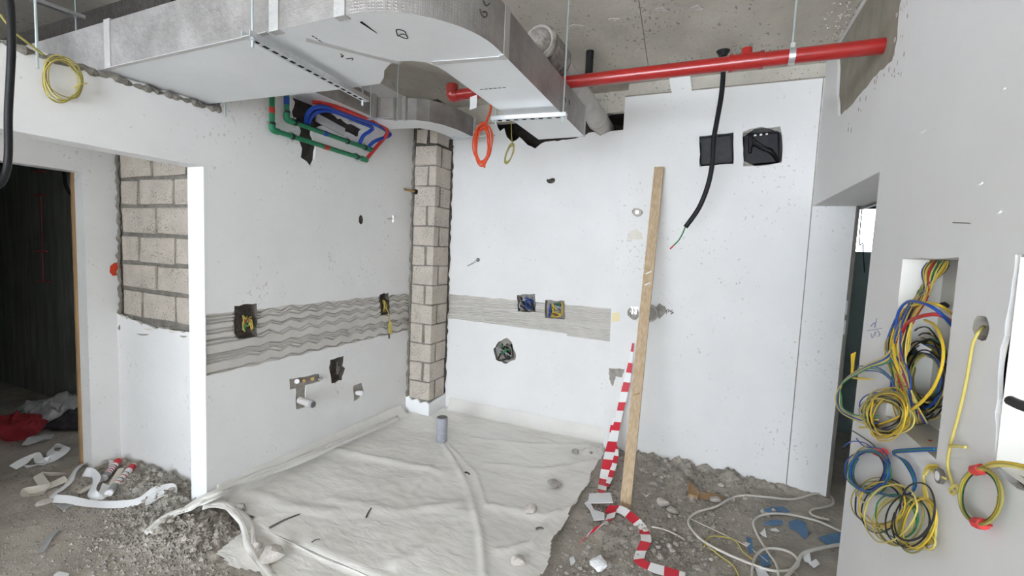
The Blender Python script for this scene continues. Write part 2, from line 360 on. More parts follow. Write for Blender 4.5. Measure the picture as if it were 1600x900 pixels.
# bright plastered end of the wall
MB().box((XA-.150, 1.694, -.02), (XA+.001, 1.6995, 2.112)).build('plaster_jamb', PLASTER_T, wallA)
rge = random.Random(8)
MB().tube([(XA-.006, u_, 2.464+rge.uniform(-.010, .004)) for u_ in [1.80-.028*i for i in range(62)]], lambda t: .016+.005*math.sin(t*91)+.004*math.sin(t*233), 7, sub=2).build('broken_edge', MORTAR, wallA)
MB().tube([(XA-.004, 1.795+rge.uniform(-.006, .006), 2.47+.02*i) for i in range(14)], lambda t: .010+.005*math.sin(t*50), 7, sub=2).build('broken_edge', MORTAR, wallA)
def band(name, to3, u0, u1, nu, nv, lo, hi, lines, holes, depth, parent, gw, gd):
    b = MB()
    for j in range(nv+1):
        for i in range(nu+1):
            uu = u0+(u1-u0)*i/nu; vv = lo(uu)+(hi(uu)-lo(uu))*j/nv; g = 0
            for ln in lines:
                zz, st = ln(uu); dd = abs(vv-zz)
                if dd < gw*2: g = max(g, st*math.exp(-(dd/gw)**2))
            b.v.append(to3(uu, vv, depth+gd*g))
    for j in range(nv):
        for i in range(nu):
            k = j*(nu+1)+i; uu = u0+(u1-u0)*(i+.5)/nu; vv = lo(uu)+(hi(uu)-lo(uu))*(j+.5)/nv
            if any(inpoly((uu, vv), h) for h in holes): continue
            b.f.append((k, k+1, k+nu+2, k+nu+1)); b.m.append(0)
    o = b.build(name, SCRATCH, parent); o['label'] = 'grey render band combed with wavy scratch lines'; return o
def trw(x): x = x % 1; return 4*abs(x-.5)-1
lines = []
for i, z0 in enumerate([.868, .935, .953, .969, .984, 1.052, 1.070, 1.118, 1.136, 1.180, 1.200, 1.221]):
    ph = .08*math.sin(i*2.3); amp = .012+.003*math.sin(i*1.3)
    def ln(u, z0=z0, ph=ph, amp=amp, i=i):
        fade = min(1, max(.12, (u-1.86)/.25)); st = .45+.75*max(0, noise.noise(Vector((u*2.1, i*3.7, 0)))+.45)
        return z0+amp*fade*trw(u/.165+ph)+.006*noise.noise(Vector((u*1.5, i*5, 2)))+.0018*noise.noise(Vector((u*22, i, 2))), min(1, st+.2)
    lines.append(ln)
band('scratched_band', toA, 1.7005, 3.72, 420, 170, lambda u: .850, lambda u: 1.244, lines, [A_sock1, A_sock2], .006, wallA, .0048, .018)

# ---- wall B: back wall
def toB(u, v, d): return (u, YB+d, v)
outB = [(-2.9, -.03), (-.70, -.03), (-.70, ZC), (-2.9, ZC)]
B_s1 = jag(uvB([(808, 461), (836, 459), (837, 488), (809, 487)]), .006, .03, 1)
B_s2 = jag(uvB([(852, 469), (882, 470), (882, 499), (852, 497)]), .006, .03, 2)
B_br = jag(uvB([(771, 545), (779, 534), (792, 528), (800, 535), (806, 552), (805, 562), (792, 568), (775, 562)]), .010, .03, 3)
B_void = jag(uvB([(775, 186), (781, 205), (788, 200), (792, 214), (800, 222), (812, 214), (820, 222), (836, 232), (846, 224), (905, 214), (928, 206), (938, 212), (950, 206), (985, 203), (985, 176), (950, 178), (900, 150), (800, 150)]), .010, .04, 4)
B_sm = uvB(blob((855, 278, 867, 286), 9, 5, .3))
bandB = [(-2.60, .985)]+[(-2.6+i*.05, .975-.02*(i/37)+.008*noise.noise(Vector((i*.5, 4, 0)))) for i in range(1, 26)]+[(-1.16, .956), (-1.16, .935), (-.757, .930), (-.763, 1.231)]+[(-.8-i*.05, 1.229+.010*noise.noise(Vector((i*.5, 9, 0)))) for i in range(1, 36)]+[(-2.6, 1.226)]
holesB = [(bandB, .005, None, ''), (B_s1, .06, BAREGREY, 'socket_recess'), (B_s2, .06, BAREGREY, 'socket_recess'), (B_br, .05, BAREGREY, 'broken_recess'), (B_void, .35, RENDER_VOID, 'duct_opening'), (B_sm, .03, HOLE, 'drilled_hole')]  # duct opening is closed with near-black colour for the darkness beyond
wallB = wall('wall_back', toB, outB, holesB, .4, PLASTER, 'white plastered back wall with a scratched grey band')
lines = []
for i in range(14):
    z0 = .945+i*.0212
    def ln(u, z0=z0, i=i):
        st = .35+.7*max(0, noise.noise(Vector((u*1.7, i*3.1, 4)))+.5); k = (u+2.5)/1.75
        return z0+.010*(1-k)*(1-(z0-.945)/.3)+.0035*math.sin(u*2*PI/.15+.5*i)+.005*noise.noise(Vector((u*1.6, i*4, 9))), min(1, st)
    lines.append(ln)
band('scratched_band', toB, -2.6, -.757, 340, 130, lambda u: .925, lambda u: 1.240, lines, [B_s1, B_s2], .005, wallB, .0050, .011)

struct(MB().box((-2.46, 3.975, 2.94), (-.70, 4.05, ZC)).build('trim_3', CONC), 'raw concrete beam over the back wall')
# ---- wall C: projecting back wall on the right
def toC(u, v, d): return (u, YC+d, v)
top = [(.664, 3.02)]; rng = random.Random(9)
u = .60
while u > -.70: top.append((u, 3.018+rng.uniform(-.006, .007))); u -= .04
outC = [(-.722, -.05), (.664, -.05)]+top+[(-.722, 3.016)]
C_b1 = uvC([(1095, 214), (1143, 209), (1144, 254), (1096, 258)]); C_b2 = uvC([(1162, 209), (1217, 205), (1218, 252), (1162, 257)])
C_b1p = jag(uvC([(1093, 213), (1146, 207), (1146, 256), (1093, 260)]), .004, .04, 1)
C_b2p = jag(uvC([(1161, 206), (1180, 200), (1219, 197), (1223, 230), (1221, 254), (1200, 258), (1161, 260)]), .006, .04, 2)
holesC = [(C_b1p, .008, BAREGREY, 'bare_edge'), (C_b2p, .008, BAREGREY, 'bare_edge'), (C_b1, .075, BLACKBOX, 'box_recess'), (C_b2, .075, BLACKBOX, 'box_recess')]
for i, (q, nm) in enumerate([((988, 325, 1004, 338), 'chipped_hole'), ((981, 478, 999, 500), 'chipped_hole'), ((1023, 475, 1040, 497), 'bare_patch')]):
    holesC.append((uvC(blob(q, 11, 20+i, .18)), .010, BAREGREY, nm))
holesC.append((jag(uvC([(979, 374), (984, 362), (993, 357), (1003, 364), (1005, 374)]), .003, .02, 31), .004, TAPEW, 'plaster_chip'))
holesC.append((jag(uvC([(951, 575), (976, 577), (972, 590), (962, 588), (957, 604), (952, 592)]), .004, .02, 32), .005, BAREGREY, 'bare_patch'))
wallC = wall('wall_back_right', toC, outC, holesC, .5, PLASTER, 'white plastered projecting wall with two black boxes')
struct(MB().box((-.70, YC+.012, 2.9), (.70, YC+.5, ZC)).build('trim_1', CONC), 'raw concrete band above the plaster')
MB().box((-.722, YC-.0015, 3.012), (.664, YC+.004, 3.022)).build('plaster_edge', CONC_P, wallC)
# plaster run hanging over the concrete band, and the shadow line of the corner drawn in grey
MB().add([pY(x, y, YC-d) for d in (.012, 0) for x, y in ((1045, 118), (1078, 116), (1081, 142), (1079, 160), (1070, 166), (1056, 158), (1048, 140))], [tuple(range(7))]+[(i, (i+1) % 7, 7+(i+1) % 7, 7+i) for i in range(7)]).build('plaster_run', PLASTER, wallC)

# ---- wall D: right wall with door opening, panel recess
def toD(u, v, d): return (XD+d, u, v)
outD = [(-5, -.03), (2.455, -.03), (2.455, 2.115), (3.84, 2.12), (3.84, 2.99), (3.80, 3.03), (3.62, ZC), (2.2, ZC), (2.2, ZC), (-4, ZC)]
outD = [(-5, -.03), (2.455, -.03), (2.455, 2.115), (3.84, 2.12), (3.84, ZC), (-5, ZC)]
D_conc = jag(uvD([(1310, 183), (1307, 150), (1309, 110), (1306, 60), (1380, -70), (1450, -120), (1408, -20), (1402, 60), (1394, 95), (1375, 110), (1350, 140), (1330, 165)]), .008, .04, 1, ())
D_conc = [(u, min(v, ZC-.004)) for u, v in D_conc]
D_box = [(1.680, 1.137), (2.092, 1.137), (2.096, 1.731), (1.94, 1.735), (1.85, 1.730), (1.694, 1.734)]
D_pan = [(.85, 1.24), (1.405, 1.24), (1.41, 1.40), (1.416, 1.732), (.85, 1.732)]
D_rim = jag([(.84, 1.235), (1.412, 1.235), (1.442, 1.45), (1.437, 1.738), (.84, 1.742)], .006, .03, 3)
D_hole = uvD(blob((1521, 492, 1547, 535), 12, 4, .15))
D_chase = jag(uvD([(1556, 729), (1640, 770), (1640, 792), (1575, 752)]), .004, .03, 5)
holesD = [(D_conc, .014, CONC_P, 'bare_concrete_patch'), (D_box, .12, WHITEBOX, 'panel_recess'), (D_rim, .010, TAPEW, 'chipped_rim'), (D_pan, .05, WHITEBOX, 'panel_recess'), (D_hole, .05, BAREGREY, 'broken_hole'), (D_chase, .02, HOLE, 'cable_chase')]
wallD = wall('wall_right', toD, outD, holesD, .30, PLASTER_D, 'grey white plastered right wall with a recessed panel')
MB().box((XD+.004, 3.823, -.03), (.918, 4.1, 2.13)).build('far_jamb', PLASTER, wallD)
MB().tube([pY(1287, 121, YC-.002), pY(1228, 763, YC-.002)], .0035, 5).build('corner_shadow_line', BAREGREY, wallC)  # grey strip painting in the shadowed edge between wall and jamb
# ---- steel door frame in the right opening and the room past it
df = struct(empty('door_1'), 'dark steel door frame in the right wall opening')
MB().box((.916, 3.80, -.02), (.934, 3.88, 2.125)).build('jamb', METALDK, df); MB().box((.95, 2.40, 2.10), (.97, 3.88, 2.118)).build('head', METALDK, df)
for z in (1.36, 1.22): MB().box((.910, 3.793, z), (.920, 3.802, z+.10)).build('hinge', GALV, df)
def rect(u0, v0, u1, v1): return [(u0, v0), (u1, v0), (u1, v1), (u0, v1)]
wall('wall_far_room_back', lambda u, v, d: (u, 5.6+d, v), rect(.9, -.03, 4, ZC), [(rect(1.1, 1.86, 2.1, 2.36), .1, None, '')], .1, ROOMG)
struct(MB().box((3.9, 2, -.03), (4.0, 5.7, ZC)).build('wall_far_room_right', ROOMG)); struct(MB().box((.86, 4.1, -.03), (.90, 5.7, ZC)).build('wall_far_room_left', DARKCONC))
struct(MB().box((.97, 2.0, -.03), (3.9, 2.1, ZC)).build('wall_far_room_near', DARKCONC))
fp = T(MB().tube([(1.0, 5.0, 2.28), (3.8, 5.0, 2.22)], .05, 10).build('service_pipe', BLACK, None, True), 'black pipe crossing behind the right doorway head', 'pipe')
pw = T(MB().tube([Vector((pY(1343, 368, 5.5).x, 5.5, ZC)), pY(1343, 368, 5.5), pY(1348, 380, 5.5), pY(1349, 400, 5.5), pY(1351, 426, 5.5)], .006, 6).build('hanging_wire', WK, None, True), 'thin black wire hanging in the room past the right doorway', 'wire')

# ---- vestibule on the left: block wall, door to the dark room
YV, XF = 1.85, -3.97
zb = pY(250, 505, YV).z
def toV(u, v, d): return (u, YV+d, v)
pts = [(-3.97, -.03), (-2.88, -.03), (-2.88, .90)]
rng = random.Random(4); u = -2.92
while u > -3.93: pts.append((u, zb-.02+.05*noise.noise(Vector((u*3, 0, 0)))+rng.uniform(-.012, .012))); u -= .03
pts.append((-3.97, zb+.03))
vw = wall('wall_vestibule_back', lambda u, v, d: (u, YV-.022+d, v), pts, [], .02, PLASTER, 'white plaster below the bare block wall')
core = MB().box((-4.0, YV+.008, -.03), (-2.887, YV+.2, 2.5)).build('mortar_bed', MORTAR, vw)
def ublk(px, row): return pY(px, 0+[260, 300, 345, 390, 435, 476][row], YV).x
rows = [(2.08, 2.28), (1.885, 2.075), (1.69, 1.88), (1.49, 1.682), (1.297, 1.485), (1.10, 1.29)]
rows = []
for ya, yb_ in ((236, 277), (280, 321), (324, 366), (370, 411), (415, 454), (458, 500)): rows.append((pY(245, yb_, YV).z+.006, pY(245, ya, YV).z-.006))
joints = [[239], [219, 273], [246], [219, 275], [247], [225, 277]]
rng = random.Random(11)
def block(a, b_, parent, m=BLOCK, seed=0, j=.004):
    r = random.Random(seed); mb = MB().box(a, b_); bm = bmesh.new(); vs = [bm.verts.new(v) for v in mb.v]
    for f in mb.f: bm.faces.new([vs[i] for i in f])
    bmesh.ops.bevel(bm, geom=list(bm.edges), offset=.004, segments=1, affect='EDGES')
    for v in bm.verts: v.co += Vector((r.uniform(-j, j), r.uniform(-j, j)*.6, r.uniform(-j, j)))
    me = bpy.data.meshes.new('block'); bm.to_mesh(me); bm.free(); me.materials.append(m)
    o = bpy.data.objects.new('block', me); COL.objects.link(o); o.parent = parent; return o
for i, (z0, z1) in enumerate(rows):
    js = [-3.925]+[ublk(x, i) for x in joints[i]]
    while js[-1] < -2.95: js.append(js[-1]+.40)
    js[-1] = -2.90
    for k in range(len(js)-1):
        if js[k+1]-js[k] > .06: block((js[k]+.016, YV-.008-rng.uniform(0, .005), z0), (js[k+1]-.018, YV+.1, z1), vw, seed=i*10+k, j=.006)
# wall F with the dark doorway
def toF(u, v, d): return (XF-d, u, v)
wall('wall_vestibule_left', toF, [(1.654, -.03), (1.87, -.03), (1.87, 2.44), (-2, 2.44), (-2, -.03), (.5, -.03), (.5, 2.11), (1.654, 2.11)], [], .13, PLASTER, 'white plastered wall with the doorway to the dark room')
dfr = struct(MB().box((XF-.140, 1.640, -.02), (XF-.118, 1.654, 2.11)).build('door_2', CARD), 'narrow timber lining of the dark doorway')
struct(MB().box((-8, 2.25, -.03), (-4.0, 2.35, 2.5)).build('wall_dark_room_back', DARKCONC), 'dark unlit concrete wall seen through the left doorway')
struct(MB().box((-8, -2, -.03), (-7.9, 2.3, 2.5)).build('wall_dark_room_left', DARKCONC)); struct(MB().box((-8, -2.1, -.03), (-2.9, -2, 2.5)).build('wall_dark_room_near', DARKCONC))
struct(MB().box((-8, -2.1, 2.44), (-4.0, 2.35, 2.5)).build('light_block_dark_room', DARKCONC))  # unseen lid added to stop light falling into the dark room
struct(MB().box((-8, 2.36, 2.40), (XA-.14, 2.46, ZC)).build('wall_plenum_back', RENDER_VOID)); struct(MB().box((-8.1, -2.1, 2.40), (-8.0, 2.46, ZC)).build('wall_plenum_left', RENDER_VOID))
struct(MB().box((-8, 1.80, 2.50), (XA-.14, 2.36, ZC)).build('trim_4', RENDER_VOID))
struct(MB().box((-8, 1.62, 2.72), (XA-.15, 2.0, ZC)).build('dark_void_fill', RENDER_VOID), 'dark fill in place of the unlit void above the left vestibule')  # near-black box, the void's darkness put into its colour
dw = bpy.data.objects['wall_dark_room_back']
for (xa, ya, xb) in ((52, 268, 70), (52, 305, 72), (55, 393, 74), (58, 440, 77)):
    MB().tube([pY(xa, ya, 2.248), pY(xb, ya, 2.248)], .006, 5).build('red_level_mark', TAPER, dw)
MB().tube([pY(64, 305, 2.249), pY(68, 440, 2.249)], .004, 5).build('level_line', WR, dw)
T(MB().tube([pY(100, 236, 2.1), pY(100, 262, 2.1), pY(103, 290, 2.1), pY(115, 308, 2.1), pY(132, 322, 2.1)], .014, 8).build('dark_cable', BLACK, None, True), 'black cable curving in the dark doorway', 'cable')
# red spray mark and a red pen number on the jamb
MB().add([Vector((XF+.0015, p.y, p.z)) for p in [pX(x, y, XF) for x, y in ((172, 416), (178, 411), (187, 410), (191, 420), (190, 450), (187, 448), (186, 430), (176, 431), (171, 425))]], [tuple(range(9))]).build('red_spray_mark', SPRAY, bpy.data.objects['wall_vestibule_left'])

# ---- block column in the corner
colm = struct(empty('block_column'), 'bare concrete block column in the corner with white plaster foot')
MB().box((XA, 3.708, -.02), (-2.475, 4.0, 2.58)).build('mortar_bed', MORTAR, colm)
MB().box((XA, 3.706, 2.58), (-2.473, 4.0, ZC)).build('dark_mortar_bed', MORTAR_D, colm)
z = .165; i = 0; rng = random.Random(2)
while z < 2.78:
    h = .183; g = XA+.032
    if z > 2.55:
        block((g+.02, 3.698, z+.015), (g+.125, 3.80, z+.15), colm, seed=i*7, j=.012); block((-2.575+rng.uniform(0, .03), 3.70, z+.01), (-2.466, 3.98-rng.uniform(0, .06), z+.17), colm, seed=i*7+1, j=.01)
    elif i % 2 == 0:
        block((g, 3.697, z), (-2.466, 3.780, z+h), colm, seed=i*7, j=.006); block((-2.60, 3.808, z), (-2.464, 3.968, z+h), colm, seed=i*7+1)
    else:
        block((g, 3.697, z), (g+.140, 3.85, z+h), colm, seed=i*7, j=.006); block((g+.168, 3.697, z), (-2.466, 3.968, z+h), colm, seed=i*7+1)
    z += .195; i += 1
tp = [(XA-.01, .165)]+[(XA+.28*k/8, .165+.02*math.sin(k*2.1)-.03*(k/8)) for k in range(1, 8)]+[(-2.458, .135)]
n = len(tp); b = MB(); b.add([(u, 3.688, v) for u, v in tp]+[(u, 3.688, -.02) for u, v in tp]+[(u, 3.72, v) for u, v in tp], [(k, k+1, n+k+1, n+k) for k in range(n-1)]+[(k, k+1, 2*n+k+1, 2*n+k) for k in range(n-1)])
b.add([(-2.458, 3.688, -.02), (-2.458, 4.0, -.02), (-2.458, 4.0, .16), (-2.458, 3.85, .150), (-2.458, 3.688, .135), (-2.49, 3.688, .135), (-2.49, 3.85, .15), (-2.49, 4.0, .16)], [(0, 1, 2, 3, 4), (4, 3, 6, 5), (3, 2, 7, 6)]); b.build('plaster_foot', PLASTER_T, colm)

# ================================================================== DUCTS AND SERVICES UNDER THE CEILING
def arc(cx, cy, r, a0, a1, n): return [(cx+r*math.cos(math.radians(a0+(a1-a0)*i/n)), cy+r*math.sin(math.radians(a0+(a1-a0)*i/n))) for i in range(n+1)]
ZD0, ZD1 = 2.485, 2.675
inner = [(-1.142, 2.97), (-1.135, 1.76)]+[(-1.142, 1.70), (-1.165, 1.645), (-1.21, 1.615), (-1.27, 1.603), (-1.327, 1.612), (-1.40, 1.66), (-1.46, 1.73), (-1.53, 1.785)]+[(-1.75, 1.79), (-2.72, 1.745), (-3.93, 1.73)]
outer = [(-3.93, 1.228)]+arc(-1.215, 1.628, .40, -90, 0, 16)+[(-.815, 2.97)]
duct = T(empty('supply_duct'), 'large silver foil faced rectangular duct with wide elbow under the ceiling', 'duct')
body = MB(); poly = outer+inner; n = len(poly); k0 = 0
body.add([(x, y, ZD0) for x, y in poly], [tuple(reversed(range(n)))], 1)
body.add([(x, y, z) for z in (ZD0, ZD1+.025) for x, y in poly[:2]]+[(x, y, ZD1) for x, y in poly[:0]], [(0, 1, 3, 2)], 0)
zt = lambda x, y: ZD1+.03 if x < -1.3 and y < 1.9 else ZD1
body.add([(x, y, ZD0) for x, y in poly]+[(x, y, zt(x, y)) for x, y in poly], [(i, (i+1) % n, n+(i+1) % n, n+i) for i in range(1, n)], 0)
body.add([(x, y, zt(x, y)) for x, y in poly], [tuple(range(n))], 0)
do = body.build('duct_body', [FOILW, FOILB], duct)
def seam(x0, y0, x1, y1, wd, nm='foil_tape_band', h=ZD1): # tape wrapped round the section between two plan points
    dx, dy = Vector((x1-x0, y1-y0)).normalized(); nx, ny = dy*wd/2, -dx*wd/2; e = .004
    a = (x0-dx*e, y0-dy*e); c = (x1+dx*e, y1+dy*e)
    MB().prism([(a[0]+nx, a[1]+ny), (c[0]+nx, c[1]+ny), (c[0]-nx, c[1]-ny), (a[0]-nx, a[1]-ny)], ZD0-.003, h+.003).build(nm, FOILT, duct)
seam(-2.69, 1.228, -2.69, 1.24, .05, h=ZD1+.03); seam(-1.56, 1.228, -1.56, 1.25, .05, h=ZD1+.03); seam(-1.235, 1.228, -1.235, 1.25, .05)
seam(-.83, 1.70, -.815, 1.70, .045); seam(-.835, 2.955, -.815, 2.955, .03)
for p, q in (((-1.14, 1.66), (-.82, 1.705)), ((-1.50, 1.32), (-1.28, 1.62))):
    MB().bar((p[0], p[1], ZD0-.001), (q[0], q[1], ZD0-.001), .03, .003).build('sheet_seam', FOILT, duct)
MB().bar((-2.7, 1.231, ZD0-.001), (-1.6, 1.231, ZD0-.001), .018, .004).build('edge_tape', FOILT, duct)
MB().tube([pZ(564, 34, ZD0-.001), pZ(589, 52, ZD0-.001)], lambda t: .004*(1-t)+.001, 5).build('cut', SLOT, duct)
def stroke(pts, fn, r, parent, nm='handwritten_mark', m=None): return MB().tube([fn(x, y) for x, y in pts], r, 4, sub=4).build(nm, m or INK, parent)
fb_ = lambda x, y: pZ(x, y, ZD0-.001)
stroke([(619, 47), (623, 46), (632, 49), (634, 54), (628, 53), (622, 56), (620, 52), (619, 47)], fb_, .0022, duct)
stroke([(622, 55), (630, 59), (637, 60), (635, 55)], fb_, .0022, duct)
stroke([(532, 84), (536, 88), (533, 89), (537, 87)], fb_, .002, duct); stroke([(541, 92), (551, 91), (550, 94)], fb_, .002, duct)
for i in range(6): stroke([(488+i*5, 56+i*3.2), (491+i*5, 58+i*3.2)], fb_, .0018, duct, 'dashed_mark')
for i in range(6): stroke([(750+i*7, 140-i*.6), (755+i*7, 139.6-i*.6)], fb_, .0018, duct, 'dashed_mark')
stroke([(834, 186), (838, 184), (842, 185), (838, 187), (834, 186)], fb_, .002, duct, m=INKB); stroke([(843, 184), (846, 183), (844, 187)], fb_, .002, duct, m=INKB)
def onarc(x, y):
    d = ray(x, y); a = d.x*d.x+d.y*d.y; bb = -2*(d.x*-1.215+d.y*1.628); c = 1.215**2+1.628**2-.403**2
    t = (-bb-math.sqrt(max(bb*bb-4*a*c, 0)))/(2*a); return O+d*t
stroke([(750, 14), (752, 22), (757, 27), (761, 24), (760, 19), (755, 18)], onarc, .0025, duct); stroke([(755, 1), (760, 9), (765, 5)], onarc, .0025, duct)
for x, yy in ((883, 152), (889, 156)): stroke([(x, yy), (x+1, yy+8)], lambda a, c: pX(a, c, -.813), .003, duct)

def rod(a, b_, r, parent=None, name='threaded_rod', m=ZINC): return MB().tube([a, b_], r, 8, False).build(name, m, parent, 'auto')
def strut(p, q, label, rodpts, slots):
    t = T(empty('trapeze_hanger'), label, 'hanger', 'duct trapeze hangers')
    p = Vector(p); q = Vector(q); d = (q-p).normalized(); sd = Vector((-d.y, d.x, 0))
    ch = MB(); ch.bar(p+Vector((0, 0, -.0205)), q+Vector((0, 0, -.0205)), .041, .003); ch.bar(p+sd*.019+Vector((0, 0, -.010)), q+sd*.019+Vector((0, 0, -.010)), .003, .02); ch.bar(p-sd*.019+Vector((0, 0, -.010)), q-sd*.019+Vector((0, 0, -.010)), .003, .02)
    c = ch.build('channel', GALV, t); L_ = (q-p).length
    k = int(L_/.045)
    for i in range(1, k):
        s_ = p+d*(L_*i/k); MB().bar(s_-d*.012+Vector((0, 0, -.0225)), s_+d*.012+Vector((0, 0, -.0225)), .013, .003).build('slot', SLOT, c)
    for r_ in rodpts:
        rod((r_[0], r_[1], p.z-.05), (r_[0], r_[1], ZC), .005, t); MB().tube([(r_[0], r_[1], p.z-.028), (r_[0], r_[1], p.z-.012)], .010, 6, False).build('nut', GALV, t)
strut((-1.625, 1.16, 2.466), (-1.70, 1.88, 2.466), 'slotted steel hanger channel under the wide part of the silver duct', [(-1.628, 1.19), (-1.697, 1.85)], 1)
strut((-1.20, 2.36, 2.466), (-.765, 2.40, 2.466), 'slotted steel hanger channel under the narrow end of the silver duct', [(-1.178, 2.362), (-.785, 2.398)], 1)

# second, smaller duct along the left wall
Z20, Z21 = 2.70, 2.87
d2 = T(empty('branch_duct'), 'small silver foil branch duct curving above the block column', 'duct')
p2 = [(-2.48, 1.95), (-2.48, 2.87), (-2.37, 2.94), (-2.275, 2.955)]+[(-2.19, 2.985), (-2.11, 3.05), (-2.05, 3.15), (-2.01, 3.30), (-1.995, 3.45), (-1.99, 3.58)]+[(-2.20, 3.58), (-2.205, 3.42), (-2.23, 3.28), (-2.30, 3.19), (-2.45, 3.16), (-2.735, 3.16), (-2.735, 1.95)]
n = len(p2); b = MB(); b.add([(x, y, Z20) for x, y in p2], [tuple(reversed(range(n)))], 1); b.add([(x, y, Z21) for x, y in p2], [tuple(range(n))], 0)
b.add([(x, y, z) for z in (Z20, Z21) for x, y in p2], [(i, (i+1) % n, n+(i+1) % n, n+i) for i in range(n) if i != 9], 0); b.build('duct_body', [FOIL, FOILB], d2)
for (x, y), wd in zip([(-2.48, 2.83), (-2.36, 2.945), (-2.28, 2.955)], (.03, .02, .035)): MB().box((x-.012, y-.022, Z20-.004), (x+wd-.012, y+.01, Z21+.004)).build('foil_tape_band', FOILT, d2)
MB().box((-2.21, 3.55, Z20-.01), (-1.98, 3.58, Z21+.01)).build('end_flange', GALV, d2)
MB().box((-2.19, 3.582, Z20+.01), (-2.0, 3.60, Z21-.01)).build('end_mouth', SLOT, d2)
for x, y in ((-2.48, 2.80), (-2.33, 2.93)): rod((x+.02, y-.03, Z20-.02), (x+.02, y-.03, ZC-.004), .004, d2)
MB().bar((-2.73, 2.83, Z20-.012), (-2.30, 2.83, Z20-.012), .03, .004).build('support_strip', GALV, d2)
MB().bar((-2.25, 3.50, Z20-.012), (-1.75, 3.50, Z20-.012), .03, .004).build('support_strip', GALV, d2)
# shiny duct piece seen in the wall break
T(MB().bar((-2.735, 2.50, 2.625), (-2.735, 2.78, 2.59), .02, .06).build('foil_scrap', FOILT), 'crumpled bright foil tucked in the broken left wall under the branch duct', 'foil')
# red sprinkler pipe
rp = T(empty('sprinkler_pipe'), 'long red fire sprinkler pipe entering the right wall', 'pipe')
YP, ZP = 2.64, 2.722
MB().tube([(-1.60, YP, ZP), (.70, YP, ZP)], .036, 16, False).build('pipe_run', REDP, rp, 'auto')
xt = pY(1166, 92, YP).x
for dx in (-.07, .07): MB().tube([(xt+dx-.009, YP, ZP), (xt+dx+.009, YP, ZP)], .044, 16, False).build('coupling_ring', REDP, rp, 'auto')
MB().tube([(xt-.07, YP, ZP), (xt+.07, YP, ZP)], .040, 16, False).build('tee_body', REDP, rp, 'auto')
MB().tube([(xt, YP, ZP), (xt, YP, ZP+.065)], .026, 12, False).build('tee_plug', REDP, rp, 'auto')
MB().tube([(-1.60, YP, ZP), (-1.645, YP, ZP+.002), (-1.652, YP, ZP+.07)], .041, 14).build('end_elbow', REDP, rp, True)
xc = pY(1237, 86, YP).x
cl = MB(); cl.tube([(xc-.014, YP, ZP), (xc+.014, YP, ZP)], .0405, 18, False).build('clamp', GALV, rp, 'auto'); rod((xc, YP, ZP+.04), (xc, YP, ZC), .005, rp); MB().box((xc-.010, YP-.012, ZP+.036), (xc+.010, YP+.012, ZP+.062)).build('clamp_nut', GALV, rp)
T(MB().ribbon([(-1.47, YP-.03, ZP-.03), (-1.465, YP-.035, ZP-.07), (-1.47, YP-.03, ZP-.11)], (.05, 0, .01), .003).build('paper_tag', WHITEP), 'small pale paper tag hanging from the short red pipe end', 'tag')
# dusty round pipe over the duct
wp = T(empty('round_duct_pipe'), 'dusty white round pipe running above the duct into the back wall', 'pipe')
MB().tube([(-.93, 2.35, 2.85), (-.935, 3.3, 2.85), (-.945, 4.15, 2.85)], .082, 16).build('pipe_run', WPIPE, wp, True)
b = MB(); b.tube([(-.93, 2.30+i*.03, 2.845) for i in range(12)], lambda t: (.092+.006*math.sin(t*33)+.005*math.sin(t*71))*min(1, .35+t*3.5), 14, sub=3); b.build('plastic_wrap', WRAP, wp, True)
MB().tube([(-.944, 3.80, 2.85), (-.945, 3.86, 2.85)], .090, 16, False).build('pipe_collar', WPIPE, wp, 'auto')
T(MB().tube([pZ(922, 80, ZC), Vector(pZ(922, 80, ZC))+Vector((0, 0, -.17))], .027, 12, False).build('black_drain_stub', BLACK, None, 'auto'), 'short black pipe stub under the ceiling behind the red pipe', 'pipe')
# black hanging cable
hc = T(empty('hanging_cable'), 'thick black cable hanging from the ceiling with stripped green end', 'cable')
q = pZ(1130, 80, ZC); YH = q.y
MB().tube([q, q+Vector((0, 0, -.012)), q+Vector((0, 0, -.03))], lambda t: .045-.018*t, 14, False).build('ceiling_flange', BLACK, hc, 'auto')
MB().tube([q]+[pY(x, y, YH) for x, y in ((1130, 115), (1127, 150), (1120, 190), (1115, 220), (1113, 255), (1106, 290), (1092, 325), (1071, 355))], .0165, 10).build('sheath', BLACK, hc, True)
MB().tube([pY(x, y, YH) for x, y in ((1071, 354), (1066, 366), (1060, 376), (1052, 384))], .005, 6).build('stripped_core', WG, hc, True)
MB().tube([pY(x, y, YH) for x, y in ((1053, 383), (1047, 389))], .006, 6).build('red_tip', REDT, hc, True)
# cables and rods at the top left
T(MB().tube([pY(8, -40, .80), pY(16, 10, .80), pY(18, 70, .80), pY(16, 120, .80), pY(13, 180, .80), pY(13, 240, .80), pY(8, 275, .80), pY(-6, 292, .80), pY(-30, 295, .80)], .012, 10).build('black_conduit', BLACK, None, True), 'thick black cable hanging at the far left edge', 'cable')
c = T(empty('threaded_rod_hanger'), 'bare threaded rod hanging in front of the left lintel', 'rod'); pr = pX(59, 107, XA+.05); rod(pr, (pr.x, pr.y, ZC), .005, c)
pr = pX(352, 182, XA+.04); c = T(empty('threaded_rod_hanger'), 'short threaded rod end showing below the duct by the left wall', 'rod'); rod(pr, (pr.x, pr.y, ZD0+.02), .005, c)
ch = T(empty('ceiling_channel'), 'thin steel channel hung above the left wall', 'channel'); pa = pZ(48, -2, 3.0); pb = pZ(132, 28, 3.0)
MB().bar(pa, pb, .04, .02).build('channel', GALV, ch); rod(pb+Vector((-.05, -.02, -.35)), pb+Vector((-.05, -.02, .12)), .005, ch); rod(pa, pa+Vector((0, 0, .12)), .005, ch)
